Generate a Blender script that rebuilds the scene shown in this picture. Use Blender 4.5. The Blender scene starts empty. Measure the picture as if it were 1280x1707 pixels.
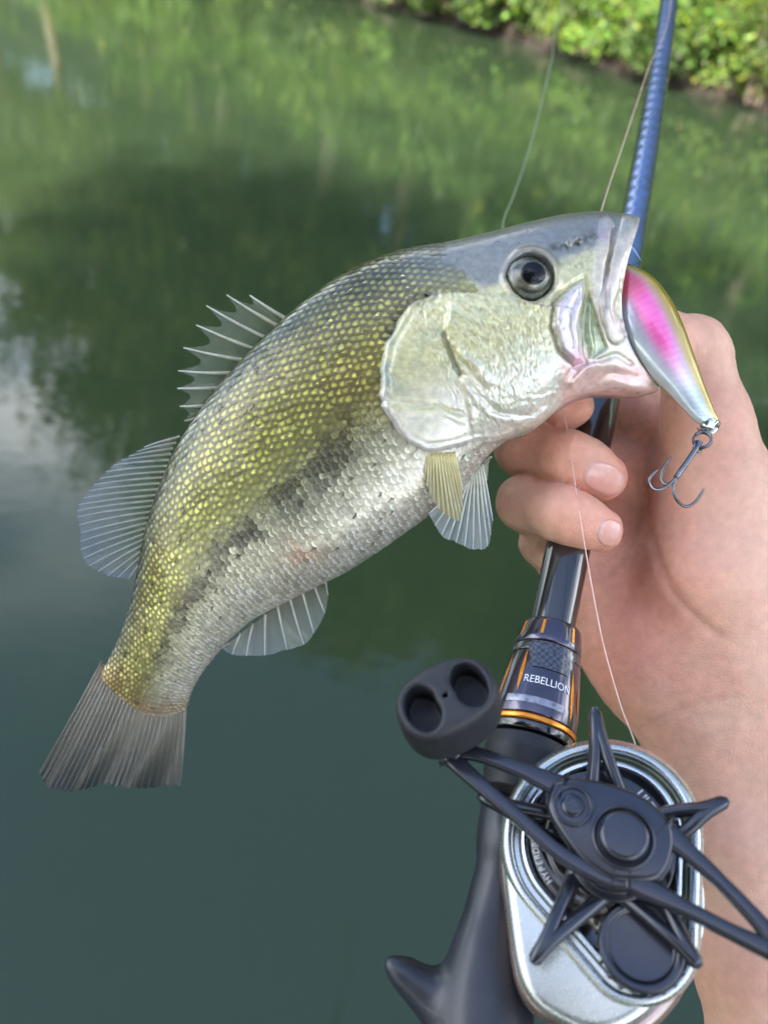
import bpy, bmesh, math, random
import numpy as np
from mathutils import Vector, Matrix
random.seed(7)
rng = np.random.default_rng(7)
scene = bpy.context.scene
col = scene.collection
rad = math.radians

# ------------------------------------------------------------------ camera
FPX, CX, CY = 1282.0, 640.0, 853.5            # focal length and centre in photo pixels
PITCH, ROLL, CAMH = rad(40), rad(10), 1.5
fwd = np.array([0, math.cos(PITCH), -math.sin(PITCH)])
r0 = np.array([1.0, 0, 0]); u0 = np.array([0, math.sin(PITCH), math.cos(PITCH)])
RT = math.cos(ROLL) * r0 + math.sin(ROLL) * u0
UP = -math.sin(ROLL) * r0 + math.cos(ROLL) * u0
CAM = np.array([0, 0, CAMH])
BASIS = np.stack([RT, UP, -fwd])               # rows: local x, y, z in world
cd = bpy.data.cameras.new('camera'); cam = bpy.data.objects.new('camera', cd); col.objects.link(cam)
m = Matrix.Identity(4)
for i in range(3):
    m[i][0], m[i][1], m[i][2], m[i][3] = RT[i], UP[i], -fwd[i], CAM[i]
cam.matrix_world = m
cd.sensor_fit = 'VERTICAL'; cd.sensor_height = 36; cd.lens = 36 * FPX / 1707
cd.clip_start = 0.01; cd.clip_end = 1000
cd.dof.use_dof = True; cd.dof.focus_distance = 0.235; cd.dof.aperture_fstop = 9.5
scene.camera = cam

# ------------------------------------------------------------------ world, sun, exposure
SUN_EL, SUN_AZ = rad(48), rad(205)             # azimuth clockwise from +Y: behind the camera, left
w = bpy.data.worlds.new('World'); scene.world = w; w.use_nodes = True
nt = w.node_tree; nt.nodes.clear()
out = nt.nodes.new('ShaderNodeOutputWorld'); bg = nt.nodes.new('ShaderNodeBackground')
sky = nt.nodes.new('ShaderNodeTexSky'); sky.sky_type = 'NISHITA'; sky.sun_disc = False
sky.sun_elevation = SUN_EL; sky.sun_rotation = SUN_AZ; sky.air_density = 1.0; sky.dust_density = 1.0
tc = nt.nodes.new('ShaderNodeTexCoord'); mp = nt.nodes.new('ShaderNodeMapping')
mp.inputs['Scale'].default_value = (1, 1, 2.2); mp.inputs['Location'].default_value = (3.1, 0.4, 0)
nz = nt.nodes.new('ShaderNodeTexNoise'); nz.inputs['Scale'].default_value = 1.9; nz.inputs['Detail'].default_value = 7
rp = nt.nodes.new('ShaderNodeValToRGB'); rp.color_ramp.elements[0].position = 0.42; rp.color_ramp.elements[1].position = 0.62
mx = nt.nodes.new('ShaderNodeMix'); mx.data_type = 'RGBA'
mx.inputs['B'].default_value = (13, 13.2, 13.6, 1)
L = nt.links.new
L(tc.outputs['Generated'], mp.inputs['Vector']); L(mp.outputs[0], nz.inputs['Vector'])
sx = nt.nodes.new('ShaderNodeSeparateXYZ'); zr = nt.nodes.new('ShaderNodeMapRange'); zr.interpolation_type = 'SMOOTHSTEP'
zr.inputs['From Min'].default_value = 0.50; zr.inputs['From Max'].default_value = 0.80; zr.inputs['To Min'].default_value = 1.0; zr.inputs['To Max'].default_value = 0.0   # broken cloud low down, clear overhead
ml = nt.nodes.new('ShaderNodeMath'); ml.operation = 'MULTIPLY'
L(tc.outputs['Generated'], sx.inputs[0]); L(sx.outputs['Z'], zr.inputs['Value']); L(nz.outputs['Fac'], rp.inputs['Fac']); L(rp.outputs['Color'], ml.inputs[0]); L(zr.outputs[0], ml.inputs[1]); L(ml.outputs[0], mx.inputs['Factor'])
L(sky.outputs['Color'], mx.inputs['A']); L(mx.outputs['Result'], bg.inputs['Color'])
bg.inputs['Strength'].default_value = 0.15
L(bg.outputs[0], out.inputs['Surface'])
sl = bpy.data.lights.new('sun', 'SUN'); sl.energy = 4.5; sl.angle = rad(1.5); sl.color = (1, 0.95, 0.86)
so = bpy.data.objects.new('sun', sl); col.objects.link(so)
sd = Vector((math.sin(SUN_AZ) * math.cos(SUN_EL), math.cos(SUN_AZ) * math.cos(SUN_EL), math.sin(SUN_EL)))
so.rotation_euler = sd.to_track_quat('Z', 'Y').to_euler(); so.location = (0, -3, 8)
scene.view_settings.view_transform = 'Standard'; scene.view_settings.look = 'None'
scene.view_settings.exposure = 1.85; scene.view_settings.gamma = 1.0
scene.view_settings.use_curve_mapping = False
scene.cycles.use_denoising = True
scene.cycles.max_bounces = 10; scene.cycles.transparent_max_bounces = 16
scene.cycles.caustics_reflective = False; scene.cycles.caustics_refractive = False

# ------------------------------------------------------------------ helpers
def cc(px, py, d):
    """photo pixel at a distance d (metres) -> camera-axes metres"""
    px, py, d = np.broadcast_arrays(np.asarray(px, float), np.asarray(py, float), np.asarray(d, float))
    return np.stack([(px - CX) / FPX * d, (CY - py) / FPX * d, -d], -1)
def wld(p): return CAM + np.asarray(p) @ BASIS
def pix(p):
    p = np.asarray(p); return CX + FPX * p[..., 0] / -p[..., 2], CY - FPX * p[..., 1] / -p[..., 2]
def unit(v): v = np.asarray(v, float); return v / np.maximum(np.linalg.norm(v, axis=-1, keepdims=True), 1e-12)
def ground_at(px, py):
    v = cc(px, py, 1.0) @ BASIS; t = -CAMH / v[2]; return CAM + v * t
def cr(pts, ts):
    """Catmull-Rom through pts at parameters ts (0..n-1)"""
    P = np.asarray(pts, float); P = P[:, None] if P.ndim == 1 else P
    n = len(P); E = np.vstack([2 * P[0] - P[1], P, 2 * P[-1] - P[-2]])
    ts = np.clip(np.asarray(ts, float), 0, n - 1); i = np.minimum(ts.astype(int), n - 2); t = (ts - i)[:, None]
    a, b, c, d = E[i], E[i + 1], E[i + 2], E[i + 3]
    return 0.5 * (2 * b + (c - a) * t + (2 * a - 5 * b + 4 * c - d) * t ** 2 + (3 * b - a - 3 * c + d) * t ** 3)
def curve(pts, n): return cr(pts, np.linspace(0, len(pts) - 1, n))
def sstep(a, b, x): t = np.clip((x - a) / (b - a), 0, 1); return t * t * (3 - 2 * t)
TAB = rng.random((256, 256))
def vnoise(x, y, s=0):
    xi = np.floor(x).astype(int); yi = np.floor(y).astype(int); fx = x - xi; fy = y - yi
    fx = fx * fx * (3 - 2 * fx); fy = fy * fy * (3 - 2 * fy); g = lambda a, b: TAB[(a + s * 37) % 256, (b + s * 91) % 256]
    return (g(xi, yi) * (1 - fx) + g(xi + 1, yi) * fx) * (1 - fy) + (g(xi, yi + 1) * (1 - fx) + g(xi + 1, yi + 1) * fx) * fy
def fbm(x, y, s=0, o=3):
    r = 0; a = 0.5; tot = 0
    for k in range(o): r = r + a * vnoise(x * 2 ** k, y * 2 ** k, s + k); tot += a; a *= 0.5
    return r / tot
def pdist(x, y, poly):
    """distance to an open polyline in pixels"""
    best = np.full(np.shape(x), 1e9)
    for (ax, ay), (bx, by) in zip(poly[:-1], poly[1:]):
        dx, dy = bx - ax, by - ay; t = np.clip(((x - ax) * dx + (y - ay) * dy) / (dx * dx + dy * dy + 1e-9), 0, 1)
        best = np.minimum(best, np.hypot(x - ax - t * dx, y - ay - t * dy))
    return best
def inside(x, y, poly):
    r = np.zeros(np.shape(x), bool); n = len(poly)
    for i in range(n):
        (ax, ay), (bx, by) = poly[i], poly[(i + 1) % n]
        c = ((ay > y) != (by > y)); xx = (bx - ax) * (y - ay) / ((by - ay) if by != ay else 1e-9) + ax
        r ^= c & (x < xx)
    return r
def lerp(a, b, t): return a + (b - a) * t
def ramp(u, stops):
    us = [s[0] for s in stops]; return np.stack([np.interp(u, us, [s[1][k] for s in stops]) for k in range(3)], -1)

def mk(name, V, Fc, mat, parent=None, smooth=True, color=None, base=None):
    """one mesh object from world coordinates; root objects carry their base as location"""
    V = np.asarray(V, float)
    me = bpy.data.meshes.new(name); o = bpy.data.objects.new(name, me); col.objects.link(o)
    if parent is not None:
        o.parent = parent; off = np.array(parent.get('_b', (0, 0, 0)))
    else:
        off = np.array(base if base is not None else (0, 0, 0), float); o.location = off
    o['_b'] = [float(x) for x in off]
    if isinstance(Fc, np.ndarray):
        n, k = Fc.shape
        me.vertices.add(len(V)); me.vertices.foreach_set('co', (V - off).astype(np.float32).ravel())
        me.loops.add(n * k); me.loops.foreach_set('vertex_index', Fc.astype(np.int32).ravel())
        me.polygons.add(n); me.polygons.foreach_set('loop_start', np.arange(0, n * k, k, dtype=np.int32))
        me.polygons.foreach_set('loop_total', np.full(n, k, dtype=np.int32)); me.update(calc_edges=True); me.validate()
    else:
        me.from_pydata([tuple(p) for p in (V - off)], [], [tuple(f) for f in Fc]); me.update()
    if smooth: me.polygons.foreach_set('use_smooth', np.ones(len(me.polygons), bool))
    if color is not None:
        at = me.color_attributes.new('Col', 'FLOAT_COLOR', 'POINT')
        c4 = np.ones((len(V), 4), np.float32); c4[:, :3] = np.clip(color, 0, 1); at.data.foreach_set('color', c4.ravel())
    if mat: me.materials.append(mat)
    return o
def empty(name, base):
    o = bpy.data.objects.new(name, None); col.objects.link(o); o.location = base; o.empty_display_size = 0.02
    o['_b'] = [float(x) for x in base]; return o
def tag(o, label, cat, group=None, kind=None):
    if label: o['label'] = label
    if cat: o['category'] = cat
    if group: o['group'] = group
    if kind: o['kind'] = kind
    return o
def bevel(o, wdt, seg=3, ang=35):
    b = o.modifiers.new('bevel', 'BEVEL'); b.width = wdt; b.segments = seg; b.limit_method = 'ANGLE'; b.angle_limit = rad(ang)
    b.harden_normals = False
    return o
def grid_faces(nu, nv, wrap=False):
    i, j = np.meshgrid(np.arange(nu - 1), np.arange(nv if wrap else nv - 1), indexing='ij'); j2 = (j + 1) % nv
    return np.stack([i * nv + j, (i + 1) * nv + j, (i + 1) * nv + j2, i * nv + j2], -1).reshape(-1, 4)
def tube(P, R, seg=10, cap=True):
    """tube through points P (n,3) with radii R"""
    P = np.asarray(P, float); n = len(P); R = np.broadcast_to(np.asarray(R, float), (n,))
    T = unit(np.gradient(P, axis=0)); a = np.array([0.3, 0.5, 0.8]); N = unit(np.cross(T[0], a)); Ns = [N]
    for k in range(1, n): N = unit(N - T[k] * (N @ T[k])); Ns.append(N)
    Ns = np.array(Ns); B = np.cross(T, Ns); th = np.linspace(0, 2 * math.pi, seg, endpoint=False)
    V = P[:, None] + R[:, None, None] * (np.cos(th)[None, :, None] * Ns[:, None] + np.sin(th)[None, :, None] * B[:, None])
    V = V.reshape(-1, 3); Fc = [tuple(f[::-1]) for f in grid_faces(n, seg, True)]
    if cap: Fc += [tuple(range(seg)), tuple(range((n - 1) * seg, n * seg))[::-1]]
    return V, Fc
def join(*parts):
    V = []; Fc = []; o = 0
    for v, f in parts:
        V.append(np.asarray(v)); Fc += [tuple(int(i) + o for i in q) for q in f]; o += len(v)
    return np.vstack(V), Fc
def nets(G, o, h):
    """naive surface nets of the zero level of grid G"""
    s = G < 0; n = np.array(G.shape)
    sl_ = lambda a, k: tuple(slice(q, m_ - 1 + q) for q, m_ in zip(k, n))
    offs = [(i, j, k) for i in (0, 1) for j in (0, 1) for k in (0, 1)]
    cnt = sum(s[sl_(s, q)].astype(np.int8) for q in offs); mixed = (cnt > 0) & (cnt < 8)
    idx = np.argwhere(mixed); pos = np.zeros((len(idx), 3)); c = np.zeros(len(idx))
    for q in offs:
        for ax in range(3):
            if q[ax]: continue
            q2 = list(q); q2[ax] = 1; q2 = tuple(q2)
            f0 = G[tuple((idx + q).T)]; f1 = G[tuple((idx + q2).T)]; x = (f0 < 0) != (f1 < 0)
            t = np.where(x, f0 / np.where(f0 == f1, 1, f0 - f1), 0)
            p = np.array(q, float) + np.zeros((len(idx), 3)); p[:, ax] += t; pos += p * x[:, None]; c += x
    V = np.asarray(o) + h * (idx + pos / c[:, None])
    vid = np.full(mixed.shape, -1, np.int64); vid[tuple(idx.T)] = np.arange(len(idx)); Fc = []
    for ax in range(3):
        b, d = (ax + 1) % 3, (ax + 2) % 3
        lo = [slice(None)] * 3; lo[ax] = slice(0, n[ax] - 1); hi = [slice(None)] * 3; hi[ax] = slice(1, n[ax])
        e = np.argwhere(s[tuple(lo)] != s[tuple(hi)]); e = e[(e[:, b] > 0) & (e[:, d] > 0) & (e[:, b] < n[b] - 1) & (e[:, d] < n[d] - 1)]
        sg = s[tuple(e.T)]
        def at(db, dd):
            k = e.copy(); k[:, b] += db; k[:, d] += dd; return vid[tuple(k.T)]
        q = np.stack([at(-1, -1), at(0, -1), at(0, 0), at(-1, 0)], -1)
        q[~sg] = q[~sg][:, ::-1]; Fc.append(q)
    return V, np.vstack(Fc)
def cone_sd(P, a, b, ra, rb):
    ab = b - a; t = np.clip(((P - a) @ ab) / (ab @ ab + 1e-12), 0, 1).astype(np.float32)
    return np.linalg.norm(P - a - t[..., None] * ab, axis=-1) - (ra + (rb - ra) * t)
def smin(a, b, k):
    h = np.clip(0.5 + 0.5 * (b - a) / k, 0, 1); return b + (a - b) * h - k * h * (1 - h)

# ------------------------------------------------------------------ materials
def mat(name, color=(0.5, 0.5, 0.5), rough=0.5, metal=0.0, attr=False, noise=None, bump=None, coat=0.0, spec=0.5, sss=0.0,
        sss_r=(0.004, 0.0015, 0.0008), alpha=1.0, emit=None, coat_rough=0.05):
    M = bpy.data.materials.new(name); M.use_nodes = True; T = M.node_tree; N = T.nodes; B = N['Principled BSDF']
    B.inputs['Base Color'].default_value = (*color, 1); B.inputs['Roughness'].default_value = rough
    B.inputs['Metallic'].default_value = metal; B.inputs['Coat Weight'].default_value = coat; B.inputs['Coat Roughness'].default_value = coat_rough
    B.inputs['Specular IOR Level'].default_value = spec; B.inputs['Alpha'].default_value = alpha
    src = None
    tcn = N.new('ShaderNodeTexCoord')
    if attr:
        A = N.new('ShaderNodeVertexColor'); A.layer_name = 'Col'; src = A.outputs['Color']
    if noise:                                   # (scale, amount): colour mottling
        z = N.new('ShaderNodeTexNoise'); z.inputs['Scale'].default_value = noise[0]; z.inputs['Detail'].default_value = 6
        T.links.new(tcn.outputs['Object'], z.inputs['Vector'])
        mr = N.new('ShaderNodeMapRange'); mr.inputs['From Min'].default_value = 0.3; mr.inputs['From Max'].default_value = 0.7
        mr.inputs['To Min'].default_value = 1 - noise[1]; mr.inputs['To Max'].default_value = 1 + noise[1]
        T.links.new(z.outputs['Fac'], mr.inputs['Value'])
        mm = N.new('ShaderNodeMix'); mm.data_type = 'RGBA'; mm.blend_type = 'MULTIPLY'; mm.inputs['Factor'].default_value = 1
        if src: T.links.new(src, mm.inputs['A'])
        else: mm.inputs['A'].default_value = (*color, 1)
        T.links.new(mr.outputs[0], mm.inputs['B']); src = mm.outputs['Result']
        rr = N.new('ShaderNodeMapRange'); rr.inputs['To Min'].default_value = max(0.02, rough - .5 * noise[1]); rr.inputs['To Max'].default_value = min(1, rough + .6 * noise[1])
        T.links.new(z.outputs['Fac'], rr.inputs['Value']); T.links.new(rr.outputs[0], B.inputs['Roughness'])
    if src: T.links.new(src, B.inputs['Base Color'])
    if bump:                                    # list of (scale, strength, distance)
        prev = None
        for sc_, st, di in bump:
            z = N.new('ShaderNodeTexNoise'); z.inputs['Scale'].default_value = sc_; z.inputs['Detail'].default_value = 4
            T.links.new(tcn.outputs['Object'], z.inputs['Vector'])
            b = N.new('ShaderNodeBump'); b.inputs['Strength'].default_value = st; b.inputs['Distance'].default_value = di
            T.links.new(z.outputs['Fac'], b.inputs['Height'])
            if prev: T.links.new(prev.outputs[0], b.inputs['Normal'])
            prev = b
        T.links.new(prev.outputs[0], B.inputs['Normal'])
    if sss:
        B.inputs['Subsurface Weight'].default_value = sss; B.inputs['Subsurface Radius'].default_value = (1, 0.35, 0.2)
        B.inputs['Subsurface Scale'].default_value = sss_r[0]
    return M
def leaf_mat(name):
    M = bpy.data.materials.new(name); M.use_nodes = True; T = M.node_tree; N = T.nodes; B = N['Principled BSDF']
    A = N.new('ShaderNodeVertexColor'); A.layer_name = 'Col'
    B.inputs['Roughness'].default_value = 0.45; T.links.new(A.outputs['Color'], B.inputs['Base Color'])
    tr = N.new('ShaderNodeBsdfTranslucent'); T.links.new(A.outputs['Color'], tr.inputs['Color'])
    ad = N.new('ShaderNodeMixShader'); ad.inputs['Fac'].default_value = 0.35
    T.links.new(B.outputs[0], ad.inputs[1]); T.links.new(tr.outputs[0], ad.inputs[2])
    T.links.new(ad.outputs[0], N['Material Output'].inputs['Surface']); return M
def film_mat(name, rough=0.18, trans=0.5):
    """wet fin membrane: see-through film, colour and body from the attribute (alpha rides on 'Den')"""
    M = bpy.data.materials.new(name); M.use_nodes = True; T = M.node_tree; N = T.nodes; B = N['Principled BSDF']
    A = N.new('ShaderNodeVertexColor'); A.layer_name = 'Col'; T.links.new(A.outputs['Color'], B.inputs['Base Color'])
    B.inputs['Roughness'].default_value = rough; B.inputs['Coat Weight'].default_value = 0.6
    tr = N.new('ShaderNodeBsdfTranslucent'); T.links.new(A.outputs['Color'], tr.inputs['Color'])
    m1 = N.new('ShaderNodeMixShader'); m1.inputs['Fac'].default_value = 0.4
    T.links.new(B.outputs[0], m1.inputs[1]); T.links.new(tr.outputs[0], m1.inputs[2])
    tp = N.new('ShaderNodeBsdfTransparent'); m2 = N.new('ShaderNodeMixShader'); m2.inputs['Fac'].default_value = trans
    T.links.new(m1.outputs[0], m2.inputs[1]); T.links.new(tp.outputs[0], m2.inputs[2])
    T.links.new(m2.outputs[0], N['Material Output'].inputs['Surface']); return M

# ================================================================== SETTING
# ------------------------------------------------------------------ water
MW = mat('water', (0.025, 0.041, 0.019), 0.03, spec=0.5); B = MW.node_tree.nodes['Principled BSDF']; B.inputs['IOR'].default_value = 1.48
T = MW.node_tree; N = T.nodes; tcn = N.new('ShaderNodeTexCoord'); prev = None
for sc_, st, di, scl in ((5.0, 0.05, 0.02, (1, 1.6, 1)), (24.0, 0.05, 0.006, (1, 1.4, 1)), (0.9, 0.06, 0.05, (1, 1.2, 1))):
    mpn = N.new('ShaderNodeMapping'); mpn.inputs['Scale'].default_value = scl; mpn.inputs['Rotation'].default_value = (0, 0, 0.3)
    z = N.new('ShaderNodeTexNoise'); z.inputs['Scale'].default_value = sc_; z.inputs['Detail'].default_value = 2
    T.links.new(tcn.outputs['Object'], mpn.inputs['Vector']); T.links.new(mpn.outputs[0], z.inputs['Vector'])
    b = N.new('ShaderNodeBump'); b.inputs['Strength'].default_value = st; b.inputs['Distance'].default_value = di
    T.links.new(z.outputs['Fac'], b.inputs['Height'])
    if prev: T.links.new(prev.outputs[0], b.inputs['Normal'])
    prev = b
T.links.new(prev.outputs[0], B.inputs['Normal'])
wo = mk('water', [(-150, -60, 0), (150, -60, 0), (150, 150, 0), (-150, 150, 0)], [(0, 1, 2, 3)], MW); wo['kind'] = 'structure'

# ------------------------------------------------------------------ far bank
E1, E2 = ground_at(1280, 190), ground_at(600, 0)
bdir = unit((E2 - E1)[:2]); bnrm = np.array([bdir[1], -bdir[0]]); bnrm = bnrm if bnrm[1] > 0 else -bnrm
def bank_pt(u, v, z=0.0): p = E1[:2] + bdir * u + bnrm * v; return np.array([p[0], p[1], z])
us = np.linspace(-60, 80, 561); vs = np.array([-0.6, -0.1, 0.0, 0.04, 0.1, 0.25, 0.5, 0.9, 1.5, 2.5, 5, 9, 15, 30, 70])
zs = np.array([-0.5, -0.12, -0.01, 0.10, 0.2, 0.27, 0.32, 0.40, 0.5, 1.0, 3.0, 6.2, 9.0, 12, 16])
Ug, Vg = np.meshgrid(us, vs, indexing='ij'); Zg = np.broadcast_to(zs, Ug.shape).copy()
wob = 0.22 * (fbm(Ug * 0.7, Ug * 0 + 3, 1) - 0.5) + 0.12 * (fbm(Ug * 3.1, Vg * 3, 5) - 0.5)
Zg += (Vg > 0.01) * 0.12 * (fbm(Ug * 1.6, Vg * 2 + 7, 2) - 0.5) * np.minimum(1, Zg * 4)
XY = E1[:2] + bdir * Ug[..., None] + bnrm * (Vg + wob)[..., None]
soil = ramp(np.clip(Zg, 0, 1), [(0, (0.018, 0.014, 0.009)), (0.12, (0.040, 0.025, 0.016)), (0.3, (0.035, 0.032, 0.016)), (0.5, (0.05, 0.06, 0.02)), (1, (0.04, 0.06, 0.02))])
soil = soil * (0.6 + 0.8 * fbm(Ug * 4, Vg * 9, 9)[..., None])
MS = mat('bank_soil', attr=True, rough=0.9, noise=(9, 0.3), bump=[(14, 0.8, 0.05), (60, 0.6, 0.01)])
bk = mk('ground', np.concatenate([XY, Zg[..., None]], -1).reshape(-1, 3), grid_faces(len(us), len(vs)), MS, color=soil.reshape(-1, 3)); bk['kind'] = 'structure'

ML = leaf_mat('leaf'); MB = mat('bark', (0.27, 0.21, 0.15), 0.9, noise=(8, 0.35), bump=[(25, 0.8, 0.02)])
def leaves(C, size, nrm=None, cols=None, asp=0.55, up=0.4):
    """diamond leaves folded along the midrib at centres C"""
    n = len(C); nv = rng.normal(size=(n, 3)); nv[:, 2] = np.abs(nv[:, 2]) + up; nv = unit(nv)
    if nrm is not None: nv = unit(nv + nrm * 0.9)
    t = unit(np.cross(nv, rng.normal(size=(n, 3)))); b = np.cross(nv, t); s = (size * (0.6 + 0.8 * rng.random(n)))[:, None]
    V = np.stack([C - t * s * 0.5, C + b * s * asp * 0.5 - t * s * 0.05 + nv * s * 0.08, C + t * s * 0.55 - nv * s * 0.1, C - b * s * asp * 0.5 - t * s * 0.05 + nv * s * 0.08], 1)
    i = np.arange(n)[:, None] * 4; Fc = np.concatenate([i + np.array([[0, 1, 2]]), i + np.array([[0, 2, 3]])])
    return V.reshape(-1, 3), Fc, np.repeat(cols, 4, axis=0)
def leaf_cols(n, base, var=0.35):
    c = np.array(base) * (1 + var * rng.normal(size=(n, 1))) * (1 + 0.12 * rng.normal(size=(n, 3))); return np.clip(c, 0.008, 0.6)

# bushes hanging over the water line
def bush_mesh(kind, nleaf, R, hgt, lsize, base):
    nb = 46; cl = rng.normal(size=(nb, 3)) * [R * 0.55, R * 0.42, hgt * 0.26]; cl[:, 2] = np.abs(cl[:, 2] + hgt * 0.42)
    tone = 0.55 + 0.9 * rng.random(nb)
    k = rng.integers(0, nb, nleaf); C = cl[k] + rng.normal(size=(nleaf, 3)) * (R * 0.14)
    C[:, 2] = np.maximum(C[:, 2], -0.12); nr = unit(C - [0, 0, hgt * 0.3])
    c = leaf_cols(nleaf, base) * tone[k][:, None]; yel = rng.random(nleaf) < 0.2; c[yel] = c[yel] * [1.7, 1.35, 0.8]
    V, Fc, cv = leaves(C, lsize, nr, np.clip(c, 0.005, 0.7)); st = []
    for q in cl[::3]:
        P = curve([np.array([q[0] * 0.25, q[1] * 0.25, -0.2]), q * [0.6, 0.6, 0.55], q], 5); st.append(tube(P, np.linspace(0.018, 0.005, 5), 5, False))
    return V, Fc, cv, join(*st)
protos = []
for i, a in enumerate([(4200, 0.75, 1.0, 0.085, (0.11, 0.20, 0.022)), (4200, 0.7, 1.3, 0.06, (0.13, 0.20, 0.03)), (3200, 0.8, 0.9, 0.13, (0.10, 0.18, 0.03)), (5200, 0.8, 0.8, 0.05, (0.10, 0.17, 0.035))]):
    protos.append(bush_mesh(i, *a))
bush_lab = ['broad bright green bush with mid sized leaves overhanging the muddy bank', 'tall yellow green bush with small leaves on the bank',
            'loose bush with large pale leaves leaning over the waterline', 'low dense bush with tiny leaves along the muddy bank']
bush_lab2 = ['broad bright green bush', 'tall yellow green bush', 'loose bush with large pale leaves', 'low dense bush with tiny leaves']
first = {}
def inst(tree_id, name, parts, loc, rz, sc, label, cat, group):
    if tree_id not in first:
        root = empty(name, (0, 0, 0)); kids = []
        for pn, V, Fc, mt, cv in parts: kids.append(mk(pn, V, Fc, mt, root, color=cv))
        first[tree_id] = (root, kids)
    else:
        r_, k_ = first[tree_id]; root = r_.copy(); col.objects.link(root)
        for c in k_:
            q = c.copy(); col.objects.link(q); q.parent = root
    root.location = loc; root.rotation_euler = (0, 0, rz); root.scale = (sc, sc, sc); tag(root, label, cat, group); return root
br = random.Random(3)
u = -6.0; i = 0; rowlab = ('', ' behind the waterline bushes', ' at the foot of the trees')
while u < 15:
    for row, v in enumerate((-0.02, 0.85, 2.3)):
        if row == 2 and i % 2: continue
        kk = (i + row) % 4; V, Fc, cv, (sv, sf) = protos[kk]
        inst('b%d' % kk, 'bush', [('foliage', V, Fc, ML, cv), ('stems', sv, sf, MB, None)], bank_pt(u + br.uniform(-.25, .25), v + br.uniform(-.12, .15), (0.22, 0.5, 0.9)[row]),
             br.uniform(0, 6.28), br.uniform(0.7, 1.0) * (0.85, 1.05, 1.9)[row], (bush_lab if not row else bush_lab2)[kk] + rowlab[row], 'bush', 'bushes along the far bank')
    u += br.uniform(0.55, 0.85); i += 1

# trees whose reflections fill the water
def tree_mesh(hgt, R, nleaf, lsize, base, lean):
    tk = [np.array([0, 0, -0.3]), np.array([lean * 0.3, 0.05, hgt * 0.25]), np.array([lean * 0.7, -0.1, hgt * 0.55]), np.array([lean, 0, hgt * 0.9])]
    P = curve(tk, 14); parts = [tube(P, np.linspace(0.17, 0.03, 14), 9, False)]; cl = []
    for b in range(16):
        f = 0.22 + 0.75 * b / 16; o = cr(tk, [f * 3])[0]; an = b * 2.4; ln = R * (1.15 - 0.75 * abs(f - 0.45)) * (0.7 + 0.5 * rng.random())
        e = o + np.array([math.cos(an) * ln, math.sin(an) * ln, ln * 0.35]); mid = (o + e) / 2 + [0, 0, 0.12 * ln]
        Q = curve([o, mid, e], 7); parts.append(tube(Q, np.linspace(0.06, 0.012, 7), 6, False))
        for t in (0.4, 0.62, 0.82, 1.0, 1.1): cl.append(o + (e - o) * t + rng.normal(size=3) * 0.28)
    cl = np.array(cl); tone = 0.6 + 0.8 * rng.random(len(cl)); k = rng.integers(0, len(cl), nleaf)
    C = cl[k] + rng.normal(size=(nleaf, 3)) * [0.42, 0.42, 0.30]
    c = leaf_cols(nleaf, base, 0.25) * tone[k][:, None]
    V, Fc, cv = leaves(C, lsize, None, np.clip(c, 0.005, 0.4)); return V, Fc, cv, join(*parts)
tp_ = [tree_mesh(12.5, 2.2, 11000, 0.20, (0.145, 0.175, 0.022), 0.8), tree_mesh(10.5, 2.5, 11000, 0.22, (0.125, 0.155, 0.02), -0.6), tree_mesh(14.5, 2.3, 12000, 0.20, (0.135, 0.17, 0.025), 0.3)]
tlab = ['slender leafy tree rising behind the bank bushes', 'wide crowned leafy tree rising behind the bank bushes', 'tall narrow leafy tree rising behind the bank bushes']
tspots = [(-8, 4, 2, 1.0), (-5.6, 3.2, 0, 1.0), (-3.6, 4.4, 1, 1.1), (-1.6, 3.0, 0, 1.0), (0.2, 3.6, 2, 0.95), (1.9, 2.8, 1, 1.15), (3.4, 3.6, 0, 1.1), (5.0, 2.9, 2, 1.0), (6.6, 3.4, 1, 1.3),
          (8.2, 2.9, 0, 1.15), (9.8, 3.4, 2, 1.05), (11.4, 3.0, 1, 1.35), (13.0, 3.4, 0, 1.2), (14.6, 3.4, 2, 1.0), (16.4, 4.0, 1, 1.2), (20.5, 4.6, 0, 1.0), (24, 5.0, 2, .9), (29, 6, 1, 1.1),
          (-2, 6.5, 2, 1), (1.2, 6.2, 0, 1.2), (4.2, 6.4, 2, 1.1), (7.4, 6.0, 0, 1.25), (10.6, 6.2, 2, 1.15), (13.8, 6.6, 0, 1.25), (-6.5, 7, 1, 1.1), (-4.4, 6.4, 0, 1.1)]
for j, (u, v, k, s) in enumerate(tspots):
    V, Fc, cv, (sv, sf) = tp_[k]
    inst('t%d' % k, 'leafy_tree', [('crown', V, Fc, ML, cv), ('trunk', sv, sf, MB, None)], bank_pt(u, v, float(np.interp(v, vs, zs)) - 0.05), j * 1.7, s, tlab[k], 'tree', 'trees behind the far bank')

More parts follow.
